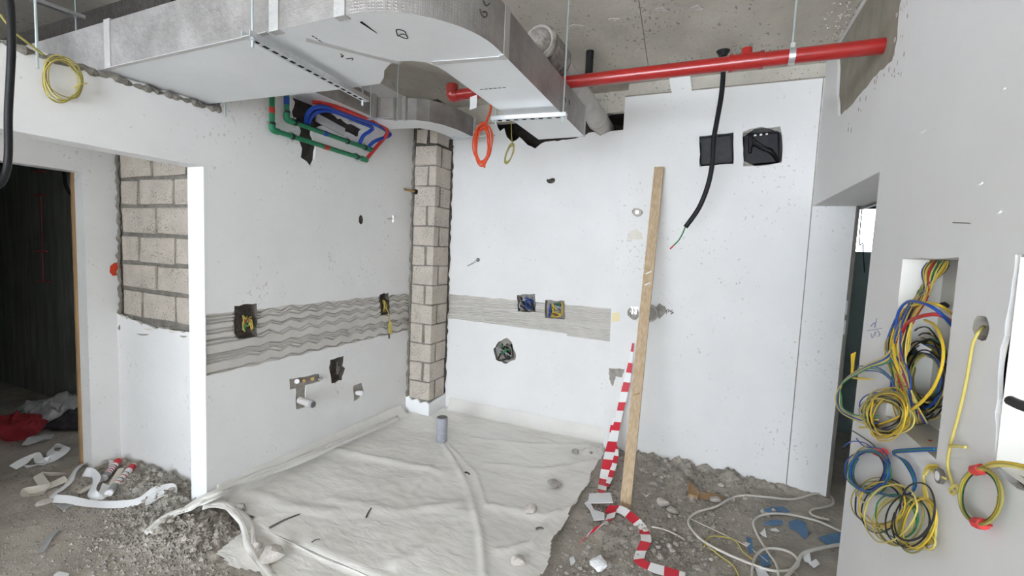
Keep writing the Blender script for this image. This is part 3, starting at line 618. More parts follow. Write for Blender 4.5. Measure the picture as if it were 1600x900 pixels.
def coilpts(cx, cy, rx, ry, turns, fn, seed=0, jit=.07, a0=0., tilt=0., n=18):
    rg = random.Random(seed); out = []; k = int(turns*n); jx = jy = 0; s = 1
    for i in range(k+1):
        if i % 5 == 0: nx, ny, ns = rg.gauss(0, rx*jit), rg.gauss(0, ry*jit), 1+rg.uniform(-jit, jit)*1.5
        jx += (nx-jx)*.35; jy += (ny-jy)*.35; s += (ns-s)*.35
        a = a0+2*PI*i/n; x = math.cos(a)*rx*s; y = math.sin(a)*ry*s
        out.append(fn(cx+x*math.cos(tilt)-y*math.sin(tilt)+jx, cy+x*math.sin(tilt)+y*math.cos(tilt)+jy, i/max(k, 1)))
    return out
cx_ = lambda x, y, t: pX(x, y, XA+.03+.02*math.sin(t*9))
yc = T(empty('wire_coil'), 'olive yellow wire coil hanging on the left lintel', 'wire coil', 'wire coils')
MB().tube(coilpts(97, 121, 29, 35, 4, cx_, 1, .13, -1.8, -.5), .0026, 5, sub=2).build('wire', WOL, yc, True); MB().tube(coilpts(98, 122, 28, 34, 3, cx_, 2, .13, 0, -.5), .0026, 5, sub=2).build('wire', WYD, yc, True)
MB().tube([pX(x, y, XA+.06) for x, y in ((0, 22), (20, 48), (45, 68), (68, 86))], .005, 5).build('lead', WOL, yc, True); MB().tube([pX(x, y, XA+.05) for x, y in ((115, 138), (125, 132), (136, 130))], .003, 5).build('loose_end', WYD, yc, True)
# orange wire coil and small olive loop by the back duct
fo = lambda x, y, t: pY(x, y, 3.05+.02*math.sin(t*11))
oc = T(empty('wire_coil'), 'long orange red wire coil hanging between the ducts', 'wire coil', 'wire coils')
for s_, rr in ((1, (12, 30)), (2, (14, 32)), (3, (10, 27))): MB().tube(coilpts(754, 226, rr[0], rr[1], 3, fo, s_, .09, s_, .05), .0055, 5, sub=2).build('wire', WO, oc, True)
MB().tube([pY(x, y, 3.05) for x, y in ((769, 88), (768, 120), (767, 168), (762, 185), (757, 200))], .009, 6).build('lead', WO, oc, True); MB().tube([pY(757, 255, 3.05), pY(757, 262, 3.05)], .008, 6).build('loose_end', WO, oc)
fo2 = lambda x, y, t: pY(x, y, 3.1)
o2 = T(empty('wire_coil'), 'small olive wire loop hanging by the back wall opening', 'wire coil', 'wire coils')
MB().tube(coilpts(796, 240, 5, 16, 3, fo2, 5, .1, -1.5, .35), .0045, 5, sub=2).build('wire', WOL, o2, True); MB().tube([pY(797, 90, 3.1), pY(798, 140, 3.1), pY(799, 205, 3.1), pY(801, 225, 3.1)], .004, 5).build('lead', WOL, o2, True)
# green pipes on the left wall
def gpipe(pts, label, bands, clamps, bandm):
    t = T(empty('water_pipe'), label, 'pipe', 'green water pipes')
    P = [pX(x, y, XA+.035) for x, y in pts]; r = .017
    for i in range(len(P)-1): MB().tube([P[i], P[i+1]], r, 12, False).build('pipe_run', GREEN, t, 'auto')
    for i in range(1, len(P)-1):
        a = P[i]+(P[i-1]-P[i]).normalized()*.05; c = P[i]+(P[i+1]-P[i]).normalized()*.05; MB().tube([a, P[i]*.8+(a+c)*.1, c], r*1.28, 12).build('elbow', GREEN, t, True)
    e = P[-1]; MB().tube([e-(e-P[-2]).normalized()*.06, e], r*1.3, 12, False).build('end_socket', GREEN, t, 'auto')
    for x, y, x2, y2 in bands: MB().tube([pX(x, y, XA+.035), pX(x2, y2, XA+.035)], r*1.06, 12, False).build('print_band', bandm, t, 'auto')
    for (x, y), (ax, ay) in clamps:
        p = pX(x, y, XA+.035); d = (pX(ax, ay, XA+.035)-p).normalized(); cl = MB().tube([p-d*.008, p+d*.008], r*1.3, 12, False).build('pipe_clip', BLACK, t, 'auto')
        up = Vector((1, 0, 0)).cross(d).normalized(); MB().bar(p-up*.036, p+up*.036, .012, .006, (1, 0, 0)).build('clip_ear', GALV, cl); MB().tube([p+up*.03, Vector((XA, (p+up*.03).y, (p+up*.03).z))], .004, 6, False).build('clip_screw', GALV, cl)
    return t
gpipe([(425, 130), (425, 203), (573, 250)], 'lower green water pipe clipped on the left wall with a red band', [(425, 168, 425, 177), (506, 229, 513, 231)], [((425, 193), (425, 200)), ((457, 213.2), (465, 215.7)), ((558, 245.2), (566, 247.8))], REDH)
gpipe([(448, 130), (448, 187), (580, 234)], 'upper green water pipe clipped on the left wall with a blue band', [(448, 152, 448, 164), (505, 207.3, 511, 209.4)], [((448, 175), (448, 182)), ((461, 191.6), (468, 194.1)), ((543, 220.8), (550, 223.3)), ((570, 230.4), (576, 232.6))], BLUE)
def hose(name, m, pts, label, r=.015):
    t = T(MB().tube(pts, r, 10).build(name, m, None, True), label, 'hose'); return t
def xs(l): return [pX(x, y, X) for x, y, X in l]
hose('blue_hose', BLUE, xs([(478, 192, XA+.01), (481, 178, XA+.06), (492, 168, XA+.12), (515, 169, XA+.17), (560, 185, XA+.17), (590, 196, XA+.15), (606, 206, XA+.11), (608, 212, XA+.10), (585, 221, XA+.06), (575, 231, XA+.04)]), 'outer blue hose arching from the wall break to the upper green pipe')
hose('blue_hose', BLUE, xs([(482, 194, XA+.01), (487, 182, XA+.05), (498, 174, XA+.09), (520, 174, XA+.13), (558, 189, XA+.13), (581, 199, XA+.11), (578, 205, XA+.09), (568, 212, XA+.06), (562, 224, XA+.04)]), 'inner blue hose bending down to the green pipe')
hose('red_hose', REDH, xs([(488, 160, XA+.10), (505, 161, XA+.15), (530, 169, XA+.20), (565, 182, XA+.20), (592, 191, XA+.18), (605, 203, XA+.14), (603, 212, XA+.10), (588, 230, XA+.05), (573, 248, XA+.035)]), 'red hose curving along the blue hoses to the lower green pipe')
# wall fittings on the left and back walls
cr = T(empty('wall_stub'), 'chrome tap stub standing out of the left wall near the column', 'tap stub'); p = pX(606, 342, XA); MB().tube([p, p+Vector((.07, 0, 0))], .008, 8, False).build('stub', CHROME, cr, 'auto'); MB().tube([p+Vector((.06, -.04, 0)), p+Vector((.06, .04, 0))], .006, 8, False).build('cross_pin', CHROME, cr); MB().tube([p+Vector((.06, 0, -.03)), p+Vector((.06, 0, .03))], .006, 8, False).build('cross_pin', CHROME, cr)
br = T(empty('brass_stub'), 'brass pipe stub with dark collar sticking out beside the column', 'pipe stub'); a = pY(651, 300, 3.70); c = a+Vector((-.06, -.17, .03)); c = pY(623, 294, 3.53)
MB().tube([a, c], .011, 10, False).build('stub', BRASS, br, 'auto'); MB().tube([a, a+(c-a)*.12], .024, 10, False).build('collar', BLACK, br, 'auto'); MB().tube([c-(c-a)*.08, c], .015, 10, False).build('end_cap', BLACK, br, 'auto')
hk = T(empty('wall_hook'), 'small bent steel hook on the back wall', 'hook'); p = pY(747, 406, YB); MB().tube([p, p+Vector((0, -.04, .0)), pY(742, 409, YB-.05), pY(731, 415, YB-.03)], .006, 6).build('wire', GALV, hk, True); MB().tube([p+Vector((0, .004, 0)), p+Vector((0, -.006, 0))], .02, 9, False).build('base', METALDK, hk)
ps = T(empty('drain_stub'), 'grey drain pipe stub sticking out of the left wall chase', 'pipe stub'); a = pX(468, 625, XA+.01); c = pX(489, 632, XA+.15)
MB().tube([a, c], .026, 14, False).build('pipe_body', WPIPE, ps, 'auto'); MB().tube([c-(c-a).normalized()*.02, c+(c-a).normalized()*.002], .028, 14, False).build('rim', PVC, ps, 'auto'); MB().tube([c, c+(c-a).normalized()*.004], .021, 14, False).build('mouth', METALDK, ps)
def rock(name, loc, r, seed, m, flat=.7, parent=None, sub=2):
    rg = random.Random(seed); bm = bmesh.new(); bmesh.ops.create_icosphere(bm, subdivisions=sub, radius=1)
    o3 = Vector((rg.uniform(0, 50), rg.uniform(0, 50), rg.uniform(0, 50))); sx, sy = rg.uniform(.8, 1.25), rg.uniform(.7, 1.1); rot = Matrix.Rotation(rg.uniform(0, 6.28), 3, 'Z')
    planes = [Vector((rg.gauss(0, 1), rg.gauss(0, 1), rg.gauss(0, 1))).normalized() for _ in range(11)]
    for v in bm.verts:
        c = v.co.normalized(); k = 1+.22*noise.noise(c*1.6+o3)
        for pl in planes:
            d = c.dot(pl)
            if d*k > .64: k = .64/d
        v.co = rot @ Vector((c.x*k*sx, c.y*k*sy, c.z*k*flat))*r
    zmin = min(v.co.z for v in bm.verts)
    for v in bm.verts: v.co += Vector(loc)-Vector((0, 0, zmin*.9))
    me = bpy.data.meshes.new(name); bm.to_mesh(me); bm.free(); me.materials.append(m); o = bpy.data.objects.new(name, me); COL.objects.link(o); o.parent = parent; return o
p = pX(560, 612, XA); lump = rock('plaster_lump', (p.x+.01, p.y, p.z-.03), .045, 3, PLASTER_T); T(lump, 'white plaster lump stuck in the small patch low on the left wall', 'plaster')
for (x, y, r_, X) in ((464, 596, .018, .01), (475, 595, .012, .01), (488, 592, .014, .012)): MB().tube([pX(x, y, XA-.012), pX(x, y, XA+X)], r_, 9, False).build('plugged_pipe', PLASTER if r_ > .015 else BRASS, bpy.data.objects['wall_left'])
p = pX(499, 589, XA); T(MB().tube([pX(498, 593, XA-.01), pX(499, 589, XA+.02), pX(503, 592, XA+.05)], .012, 8).build('valve_nipple', CHROME, None, True), 'chrome nipple at the end of the bare chase on the left wall', 'fitting')
# sockets' loose wires
def tuft(name, label, cx, cy, rx, ry, fn, mats_, n, seed, r=.0035, cat='wires'):
    t = T(empty(name), label, cat, 'loose wires in wall boxes'); rg = random.Random(seed)
    for i in range(n):
        P = [fn(cx+rg.uniform(-rx, rx)*.5, cy-ry+rg.uniform(0, ry*.4), .045)]+[fn(cx+rg.uniform(-rx, rx), cy+rg.uniform(-ry, ry), rg.uniform(-.02, .03)) for _ in range(3)]
        MB().tube(P, r, 5, sub=5).build('wire', mats_[i % len(mats_)], t, True)
    return t
fA = lambda x, y, d: pX(x, y, XA-d); fB = lambda x, y, d: pY(x, y, YB+d)
tuft('loose_wires', 'yellow and red wires curling in the largest socket hole of the left wall', 387, 506, 8, 14, fA, [WYD, WYD, WR, WYD, WY, WG], 8, 1)
tuft('loose_wires', 'yellow wires in the narrow socket hole near the column', 601, 478, 4, 10, fA, [WYD, WY], 4, 2)
t = T(empty('wire_bundle'), 'folded yellow wire bundle hanging below the narrow socket hole', 'wires'); MB().tube([pX(601, 478, XA-.02), pX(606, 486, XA+.01), pX(609, 500, XA+.015), pX(609, 506, XA+.015)], .004, 5).build('lead', WYD, t, True)
for i in range(4): MB().tube([pX(608+i*1.1, 503, XA+.012), pX(607+i*1.4, 512, XA+.02), pX(608.5+i, 522, XA+.014)], .005, 5).build('wire', WYD, t, True)
MB().tube([pX(608, 520, XA+.012), pX(608, 529, XA+.012)], .006, 6).build('black_tip', WK, t)
tuft('loose_wires', 'blue and dark wires packed in the left socket hole of the back wall', 823, 475, 12, 11, fB, [WK, WB, PVC, WK, METALDK, WB, PVC], 9, 3, .008)
tuft('loose_wires', 'yellow and blue wires packed in the right socket hole of the back wall', 867, 485, 12, 11, fB, [WY, PVC, WB, WY, WG, METALDK, WYD], 10, 4, .006)
tuft('loose_wires', 'dark wires and conduit in the round broken hole of the back wall', 789, 550, 12, 13, fB, [WK, PVC, METALDK, WK, WG], 6, 5, .008)
for i in range(3): MB().tube([pX(527+i*3, 565, XA-.06), pX(526+i*2, 585, XA-.05)], .006, 5).build('rubble_edge', STONE, bpy.data.objects['wall_left'])
# black pipes inside the right hand box of wall C, lid in the left one
t = T(empty('conduit_bundle'), 'black corrugated conduits bent inside the right black wall box', 'conduits'); rg = random.Random(6)
for i in range(7): MB().tube([pY(1215-i*1.5, 252-i*3, YC+.06), pY(1206-i*4, 238-i*2, YC+.02+.004*i), pY(1190-i*3, 232-i*3, YC+.035), pY(1172, 222+i*3, YC+.06)], .011, 8).build('conduit', BLACK, t, True)
for i in range(3): MB().bar(pY(1178+i*9, 211.5-i*.8, YC+.03), pY(1182+i*9, 211-i*.8, YC+.03), .004, .012).build('clip', WHITEP, t)
jb = T(empty('junction_box'), 'left black wall box closed with a dark grey lid', 'junction box')
MB().add([pY(x, y, YC+d) for d in (.03, .036) for x, y in ((1097, 216), (1141, 211), (1142, 252), (1098, 256))], [(0, 1, 2, 3), (7, 6, 5, 4), (0, 4, 5, 1), (1, 5, 6, 2), (2, 6, 7, 3), (3, 7, 4, 0)]).build('lid', LIDM, jb)
for x, y, x2, y2 in ((1096, 215, 1143, 210), (1097, 257, 1143, 253), (1096, 215, 1097, 257), (1143, 210, 1143, 253)): MB().bar(pY(x, y, YC+.02), pY(x2, y2, YC+.02), .01, .03, (0, 1, 0)).build('rim', BLACKBOX, jb)
# small boxes on wall C
t = T(empty('chrome_valve'), 'chrome concealed valve in the wall left of the plank', 'valve'); p = pY(991, 487, YC); MB().box((p.x-.03, YC-.003, p.z-.02), (p.x+.03, YC+.008, p.z+.04)).build('plate', CHROME, t)
for i in range(3): MB().tube([p+Vector((-.03+i*.025, -.012, .03)), p+Vector((-.025+i*.025, -.02, 0)), p+Vector((-.03+i*.025, -.012, -.03))], .005, 6).build('bent_pin', CHROME, t, True)
p = pY(996, 332, YC); t = T(empty('chrome_valve'), 'small chrome fitting in the wall above the plaster chip', 'valve'); MB().tube([p+Vector((0, .006, 0)), p+Vector((0, -.012, 0))], .035, 10, False).build('ring', STONE_L, t); MB().tube([p+Vector((0, .0, 0)), p+Vector((0, -.02, 0))], .016, 10, False).build('core', CHROME, t)
t = T(empty('pipe_stub_pair'), 'dark pipe end showing on both sides behind the plank', 'pipe stub'); p = pY(1014, 489, YC); MB().tube([p, p+Vector((0, -.03, 0))], .075, 14, False).build('ring', STONE, t); MB().tube([p+Vector((0, -.028, 0)), p+Vector((0, -.034, 0))], .06, 14, False).build('mouth', METALDK, t)
MB().add([pY(x, y, YC-.0012 if x > 972 else YC-.0012) for x, y in ((956, 489), (968, 488), (968, 502), (956, 503))], [(0, 1, 2, 3)]).build('cream_sticker', YELLOWST, bpy.data.objects['wall_back_right'])
fC = lambda x, y: pY(x, y, YC-.001)
wc = bpy.data.objects['wall_back_right']
stroke([(1041, 491), (1042, 484), (1046, 485), (1043, 488)], fC, .003, wc); stroke([(1051, 484), (1047, 487), (1052, 488), (1048, 491)], fC, .003, wc)

# ================================================================== FLOOR THINGS
# plastic film spread over the raised floor, turned up against the walls
PR = [(-2.76, 1.30), (-2.3, 1.42), (-1.4, 1.40), (-.60, 1.55), (-.66, 2.1), (-.62, 2.45), (-.70, 2.9), (-.74, 3.4), (-.70, 3.985), (-2.74, 3.985)]
def seg(p, a, c):
    a = Vector(a); c = Vector(c); p = Vector(p); d = c-a; t = max(0, min(1, (p-a).dot(d)/d.length_squared)); return (p-a-d*t).length, t
RIDGES = []
def rdg(pxs, h, wd): RIDGES.append(([(lambda v: (v.x, v.y))(pZ(x, y, .05)) for x, y in pxs], h, wd))
rdg([(692, 690), (712, 720), (735, 770), (750, 830), (757, 900)], .022, .022); rdg([(690, 690), (672, 730), (640, 770)], .010, .03)
rdg([(700, 690), (745, 740), (758, 790)], .016, .02); rdg([(520, 700), (600, 715), (690, 735)], .018, .04); rdg([(390, 770), (470, 795), (560, 800)], .015, .05)
rdg([(520, 780), (620, 800), (720, 785)], .016, .05); rdg([(760, 720), (850, 730), (930, 715)], .014, .04); rdg([(770, 790), (850, 805), (900, 790)], .022, .04)
rdg([(780, 860), (830, 850), (870, 800)], .025, .03); rdg([(620, 880), (680, 850), (720, 800)], .015, .05); rdg([(740, 680), (840, 690), (930, 690)], .010, .03)
def filmz(x, y):
    z = .018+.030*max(0, min(1, (3.3-y)/1.2))+.010*noise.noise(Vector((x*2.2, y*3.2, 1)))+.007*noise.noise(Vector((x*5+y*2, y*6, 4)))+.003*noise.noise(Vector((x*14, y*18, 6)))
    for pl, h, wd in RIDGES:
        dm = min(seg((x, y), pl[i], pl[i+1])[0] for i in range(len(pl)-1))
        if dm < wd*2.5: z += h*math.exp(-(dm/wd)**2)*(.75+.5*noise.noise(Vector((x*7, y*7, 2))))
    up = max(0, 1-(x+2.742)/.10) if 1.75 < y < 3.62 else 0; z += .10*up**1.6
    ub = max(0, 1-(3.99-y)/.09); z += .10*ub**1.6*(1 if x > -2.40 else 0)
    f = max(0, min(1, (y-1.66)/.06)); f = f*f*(3-2*f); z = z*f+(.022+.008*noise.noise(Vector((x*6, y*8, 3))))*(1-f)
    e = max(0, min(1, (-.66-x)/.05+1.0)); z = .02+(z-.02)*e if x > -.72 else z
    return max(z, .016, fh(x, y)+.008 if x > -1.1 else 0)
def insideP(x, y):
    ex = -.70+.05*noise.noise(Vector((y*4, 1, 0)))+.06*max(0, 2.6-y); 
    if x > ex: return False
    if y < 1.74 and x < -2.36+.25*(1.74-y): return False
    fy = 1.46+.05*noise.noise(Vector((x*4, 2, 0)))
    if y < fy: return False
    return not (x < -2.46 and y > 3.69)
b = MB(); NX, NY = 230, 240; gx0, gx1, gy0, gy1 = -2.738, -.58, 1.36, 3.994; idx = {}
for j in range(NY+1):
    for i in range(NX+1):
        x = gx0+(gx1-gx0)*i/NX; y = gy0+(gy1-gy0)*j/NY; b.v.append((x, y, filmz(x, y)))
for j in range(NY):
    for i in range(NX):
        if insideP(gx0+(gx1-gx0)*(i+.5)/NX, gy0+(gy1-gy0)*(j+.5)/NY): b.f.append((j*(NX+1)+i, j*(NX+1)+i+1, (j+1)*(NX+1)+i+1, (j+1)*(NX+1)+i)); b.m.append(0)
sheet = T(empty('plastic_sheet'), 'wrinkled translucent plastic sheet spread over the floor of the recess', 'sheet')
b.build('sheet_field', FILM, sheet, True)
struct(MB().box((-2.74, 1.745, -.05), (-.74, 3.99, .004)).build('floor_raised_screed', SCREED), 'pale raised screed under the plastic sheet')
# gathered film rolled round the wall end
def gather(pts, r, nm, k=5):
    rgg = random.Random(len(pts)*7+k)
    for i in range(k*2):
        P = []; W = []
        for j, p in enumerate(pts):
            p = Vector(p); d = Vector(pts[min(j+1, len(pts)-1)])-Vector(pts[max(j-1, 0)]); sd = Vector((-d.y, d.x, 0)).normalized()
            P.append(p+sd*rgg.uniform(-r, r)+Vector((0, 0, r*.5+rgg.uniform(0, r)))); a = rgg.uniform(-.9, .9); W.append(tuple((sd*math.cos(a)+Vector((0, 0, 1))*math.sin(a))*r*rgg.uniform(1.2, 2.2)))
        MB().ribbon(P, W, .0012, sub=7).build(nm, FILM, sheet, True)
gather([pZ(232, 838, .01), pZ(262, 815, .03), pZ(300, 797, .06), pZ(335, 778, .10), pZ(400, 750, .09), pZ(470, 722, .08), pZ(560, 682, .07), pZ(620, 655, .06)], .022, 'gathered_fold', 4)
gather([pZ(318, 796, .06), pZ(345, 792, .06), pZ(372, 806, .05), pZ(388, 830, .03), pZ(393, 860, .02), pZ(408, 885, .01), pZ(425, 908, .01)], .020, 'gathered_fold', 4)
gather([pZ(262, 822, .01), pZ(295, 825, .01), pZ(325, 815, .03)], .010, 'gathered_fold', 2)
gather([pZ(408, 828, .05), pZ(450, 848, .05), pZ(500, 870, .05), pZ(560, 895, .05), pZ(620, 925, .05)], .006, 'edge_fold', 2)
# grey waste pipe stub
st = T(empty('floor_pipe'), 'grey plastic waste pipe stub standing in the plastic sheet', 'pipe stub'); p = pZ(690, 684, .05)
MB().tube([(p.x, p.y, .0), (p.x, p.y, .235)], .048, 20, False).build('pipe_body', PVC, st, 'auto'); MB().tube([(p.x, p.y, .2355), (p.x, p.y, .2375)], .042, 20, False).build('mouth', METALDK, st)
# stones on the sheet, each its own
def zfilm(v): return filmz(v.x, v.y)
for i, (x, y, r_, m, lab) in enumerate([(900, 701, .040, STONE, 'grey stone on the plastic nearest the back wall corner'), (924, 702, .022, STONE, 'small grey stone between the back wall stone and the striped tape'), (865, 752, .062, STONE, 'wide flat grey stone in the middle right of the plastic sheet'), (830, 797, .058, STONE_L, 'rounded tan stone on the plastic below the flat grey one'), (809, 877, .055, STONE_L, 'broken tan chunk near the front right edge of the plastic'), (376, 795, .050, STONE, 'brown stone at the front left fold of the plastic')]):
    v = pZ(x, y, .055); T(rock('stone', (v.x, v.y, zfilm(v)-.008), r_, 40+i, m, .62), lab, 'stone', 'stones on the plastic sheet')
v = pZ(424, 876, .02); bk = T(rock('broken_block', (v.x, v.y, zfilm(v)-.005), .075, 61, STONE_L, .75), 'broken pinkish concrete block piece on the front fold of the plastic', 'block piece')
v = pZ(403, 860, .02); T(rock('broken_block', (v.x, v.y, zfilm(v)-.005), .035, 63, STONE_L, .9), 'small pale block chip touching the broken pinkish piece', 'block piece')
def stick(name, a, c, r, m, lab, cat, z=.06):
    A = pZ(*a, z); C = pZ(*c, z); A.z = filmz(A.x, A.y)+r; C.z = filmz(C.x, C.y)+r; return T(MB().tube([A, (A+C)/2+Vector((0, 0, .006)), C], lambda t: r*(1-.4*t), 6).build(name, m, None, True), lab, cat)
stick('dark_stick', (421, 822), (468, 803), .007, METALDK, 'thin dark stick lying on the left of the plastic sheet', 'stick'); stick('black_scrap', (727, 734), (734, 737), .007, BLACK, 'short black cable scrap beside the long fold in the plastic', 'scrap')
stick('black_scrap', (838, 823), (849, 828), .007, METALDK, 'short dark metal scrap on the right of the plastic sheet', 'scrap'); stick('twig', (487, 845), (500, 841), .004, HOLE, 'tiny dark twig near the front edge of the plastic', 'twig'); stick('twig', (572, 807), (580, 795), .006, HOLE, 'brown twig tuft in the middle left of the plastic', 'twig')

# timber plank leaning on the wall
pk = T(empty('timber_plank'), 'long pale timber plank leaning upright on the white wall', 'plank')
A = pZ(977, 793, .0); Bt = pY(1030, 262, YC-.035); A.z = fh(A.x, A.y)-.004
MB().bar(A+Vector((0, 0, .0)), Bt, .072, .030, (0, -1, .3)).build('plank_body', WOOD, pk)
for t_, nm in ((.30, 'knot'), (.62, 'plaster_smear'), (.655, 'plaster_smear')):
    c = A.lerp(Bt, t_)+Vector((.0, -.0165, .002)); MB().tube([c+Vector((-.02, .0, -.012)), c, c+Vector((.022, 0, .012))], .005, 5).build(nm, CARD if nm == 'knot' else PLASTER_T, pk)
v = pZ(973, 796, .0); T(rock('plaster_chip', (v.x+.01, v.y-.03, fh(v.x, v.y)), .03, 77, PLASTER_T, .6), 'white plaster chip at the foot of the plank', 'chip')
# red and white barrier tape
bt = T(empty('barrier_tape'), 'red and white striped barrier tape trailing from the wall to the floor', 'tape')
def yline(l): return [pY(x, y, Y) for x, y, Y in l]
P = yline([(989, 536, 3.80), (986, 560, 3.79), (981, 590, 3.78), (974, 620, 3.74), (966, 655, 3.68), (957, 690, 3.58), (949, 722, 3.42), (943, 752, 3.26)])+[pZ(938, 775, .03)]
MB().ribbon(P, [(.012, 0, 0), (.03, 0, 0), (.05, 0, 0), (.06, .0, .01), (.055, -.01, .01), (.075, 0, .01), (.075, 0, .01), (.07, -.02, .01), (.05, -.01, .01)], .002, 0, .085).build('hanging_strip', [TAPER, TAPEWH], bt)
P = yline([(959, 652, 3.72), (956, 680, 3.62), (963, 705, 3.52), (957, 735, 3.36), (948, 760, 3.2)])
MB().ribbon(P, [(.02, 0, 0), (.04, 0, 0), (.035, 0, .0), (.04, 0, .0), (.03, 0, 0)], .002, 0, .07).build('second_strip', [TAPEWH, TAPER], bt)
def fl(l, dz=.012):
    out = []
    for x, y in l: v = pZ(x, y, .01); v.z = fh(v.x, v.y)+dz; out.append(v)
    return out
MB().ribbon(fl([(948, 797), (970, 803), (990, 815), (1004, 830), (1009, 850), (1000, 868), (1000, 880), (1020, 889), (1048, 897), (1070, 903)], .018), [(.02, .05, .03), (.02, .055, .02), (.03, .05, .02), (.055, .02, .02), (.06, -.01, .01), (.055, .02, .01), (.05, .03, .01), (0, .06, .01), (0, .06, .01), (0, .06, .01)], .002, 0, .075).build('floor_strip', [TAPER, TAPEWH], bt)
MB().ribbon(fl([(957, 798), (952, 815), (938, 828), (922, 836), (908, 848)], .02), [(.05, .01, .03), (.05, .02, .02), (.03, .05, .02), (.02, .06, .02), (.03, .06, .01)], .002, 0, .07).build('floor_strip', [TAPER, TAPEWH], bt)
def sheet_obj(name, px, lab, cat, m, h=.004, lift=.012, group=None, curl=0):
    vs = fl(px, lift); n = len(vs); c = sum(vs, Vector())/n
    top_ = [v+Vector((0, 0, h+curl*((v-c).length*4))) for v in vs]; low = [v+Vector((0, 0, curl*((v-c).length*4))) for v in vs]
    return T(MB().add(top_+low, [tuple(range(n)), tuple(reversed(range(n, 2*n)))]+[(i, (i+1) % n, n+(i+1) % n, n+i) for i in range(n)]).build(name, m), lab, cat, group)
sheet_obj('paper_sheet', [(920, 781), (953, 780), (957, 797), (918, 797)], 'white folded card lying over the striped tape', 'paper', WHITEP, .003, .055)
sheet_obj('paper_sheet', [(913, 790), (921, 800), (928, 820), (944, 819), (944, 806), (928, 801), (920, 786)], 'curled white paper strip below the folded card', 'paper', WHITEP, .003, .02, None, .02)
T(rock('paper_cup', fl([(936, 884)], .0)[0], .062, 81, WHITEP, .55), 'crumpled white paper cup at the bottom of the floor', 'paper cup')
sheet_obj('paper_scrap', [(890, 873), (896, 869), (899, 878), (892, 884)], 'small white paper scrap left of the crumpled cup', 'paper', WHITEP, .004)
# cardboard and chips under the right wall
sheet_obj('cardboard_piece', [(1074, 757), (1081, 762), (1092, 775), (1090, 781), (1076, 778)], 'small upright brown cardboard corner under the white wall', 'cardboard', CARD, .03)
sheet_obj('cardboard_piece', [(1092, 771), (1110, 769), (1134, 778), (1112, 780), (1094, 780)], 'flat brown cardboard strip beside the corner piece', 'cardboard', CARD, .006)
for i, (x, y, r_, lab) in enumerate([(1117, 779, .045, 'pale stone chip in front of the cardboard strip'), (1035, 786, .055, 'broad flat plaster slab near the plank foot'), (1049, 797, .045, 'grey slab chip right of the flat plaster slab'), (1034, 746, .018, 'tiny upright white chip near the white wall')]):
    v = fl([(x, y)], -.004)[0]; T(rock('stone_chip', v, r_, 90+i, [STONE_L, STONE_L, STONE, PLASTER_T][i], .55), lab, 'stone', 'loose chips under the right wall')
for i, (px, lab) in enumerate([([(1185, 797), (1205, 791), (1224, 790), (1234, 798), (1222, 802), (1188, 801)], 'long blue plastic shard at the back of the cable tangle'), ([(1232, 815), (1245, 810), (1258, 815), (1264, 832), (1258, 842), (1244, 828), (1234, 825)], 'bent blue plastic shard inside the white cable loop'), ([(1192, 818), (1205, 811), (1222, 813), (1224, 818), (1205, 821)], 'faint blue plastic shard in the middle of the cable loop'), ([(1279, 838), (1296, 833), (1316, 830), (1316, 850), (1300, 851), (1285, 845)], 'dark blue plastic shard against the right wall'), ([(1166, 838), (1174, 840), (1178, 860), (1170, 862)], 'small blue plastic scrap near the yellow wire'), ([(1186, 864), (1200, 862), (1204, 880), (1190, 884)], 'blue plastic scrap at the front of the cable tangle')]):
    sheet_obj('plastic_shard', px, lab, 'plastic', BLUEPL, .003, .006, 'blue plastic shards', .008)
for i, (px, lab) in enumerate([([(1188, 833), (1195, 826), (1198, 838), (1192, 836)], 'white torn label beside the blue shards'), ([(1203, 827), (1212, 825), (1218, 831), (1206, 829)], 'thin curved white scrap beside the torn label'), ([(1255, 869), (1265, 862), (1268, 878), (1257, 875)], 'white paper corner near the right wall foot'), ([(1264, 878), (1275, 872), (1281, 880), (1272, 886)], 'square white paper scrap at the front right'), ([(1180, 885), (1195, 888), (1203, 900), (1186, 905)], 'torn white paper at the bottom of the cable tangle'), ([(1002, 770), (1009, 774), (1016, 771), (1010, 776)], 'small white splinter right of the plank')]):
    sheet_obj('paper_scrap', px, lab, 'paper', WHITEP, .003, .008, None, .02)
# cables on the floor at the right
cb = T(MB().tube(fl([(1420, 862), (1350, 848), (1312, 829), (1275, 813), (1230, 803), (1195, 804), (1178, 815), (1182, 832), (1200, 860), (1213, 880), (1218, 905)], .014), .0075, 7).build('white_cable', WW, None, True), 'white cable looping out from the right wall over the blue shards', 'cable')
T(MB().tube(fl([(1295, 812), (1270, 806), (1268, 797), (1292, 793), (1302, 788), (1297, 777), (1275, 774), (1240, 780), (1200, 778), (1160, 775), (1140, 780), (1120, 791), (1088, 802), (1076, 813), (1080, 828), (1100, 845), (1135, 864), (1170, 879), (1205, 890), (1235, 889), (1248, 880), (1240, 866), (1220, 857), (1196, 856), (1182, 866), (1176, 885), (1174, 905)], .016), .0075, 7, sub=8).build('white_cable', WW, None, True), 'long white cable in wide loops below the white wall', 'cable')
T(MB().tube(fl([(1320, 852), (1300, 853), (1265, 861), (1252, 868), (1246, 880), (1232, 897), (1220, 910)], .018), .010, 8).build('white_cable', WW, None, True), 'thick white cable bending at the right wall foot', 'cable')
T(MB().tube(fl([(1100, 852), (1108, 838), (1126, 836), (1148, 842), (1162, 860), (1176, 872)], .010), .004, 6).build('yellow_wire', WYD, None, True), 'thin yellow wire arc on the rubble inside the white cable', 'wire')
T(MB().tube(fl([(1100, 845), (1120, 862), (1145, 880), (1155, 900), (1158, 915)], .010), .004, 6).build('yellow_wire', WYD, None, True), 'thin yellow wire running to the front of the rubble', 'wire')
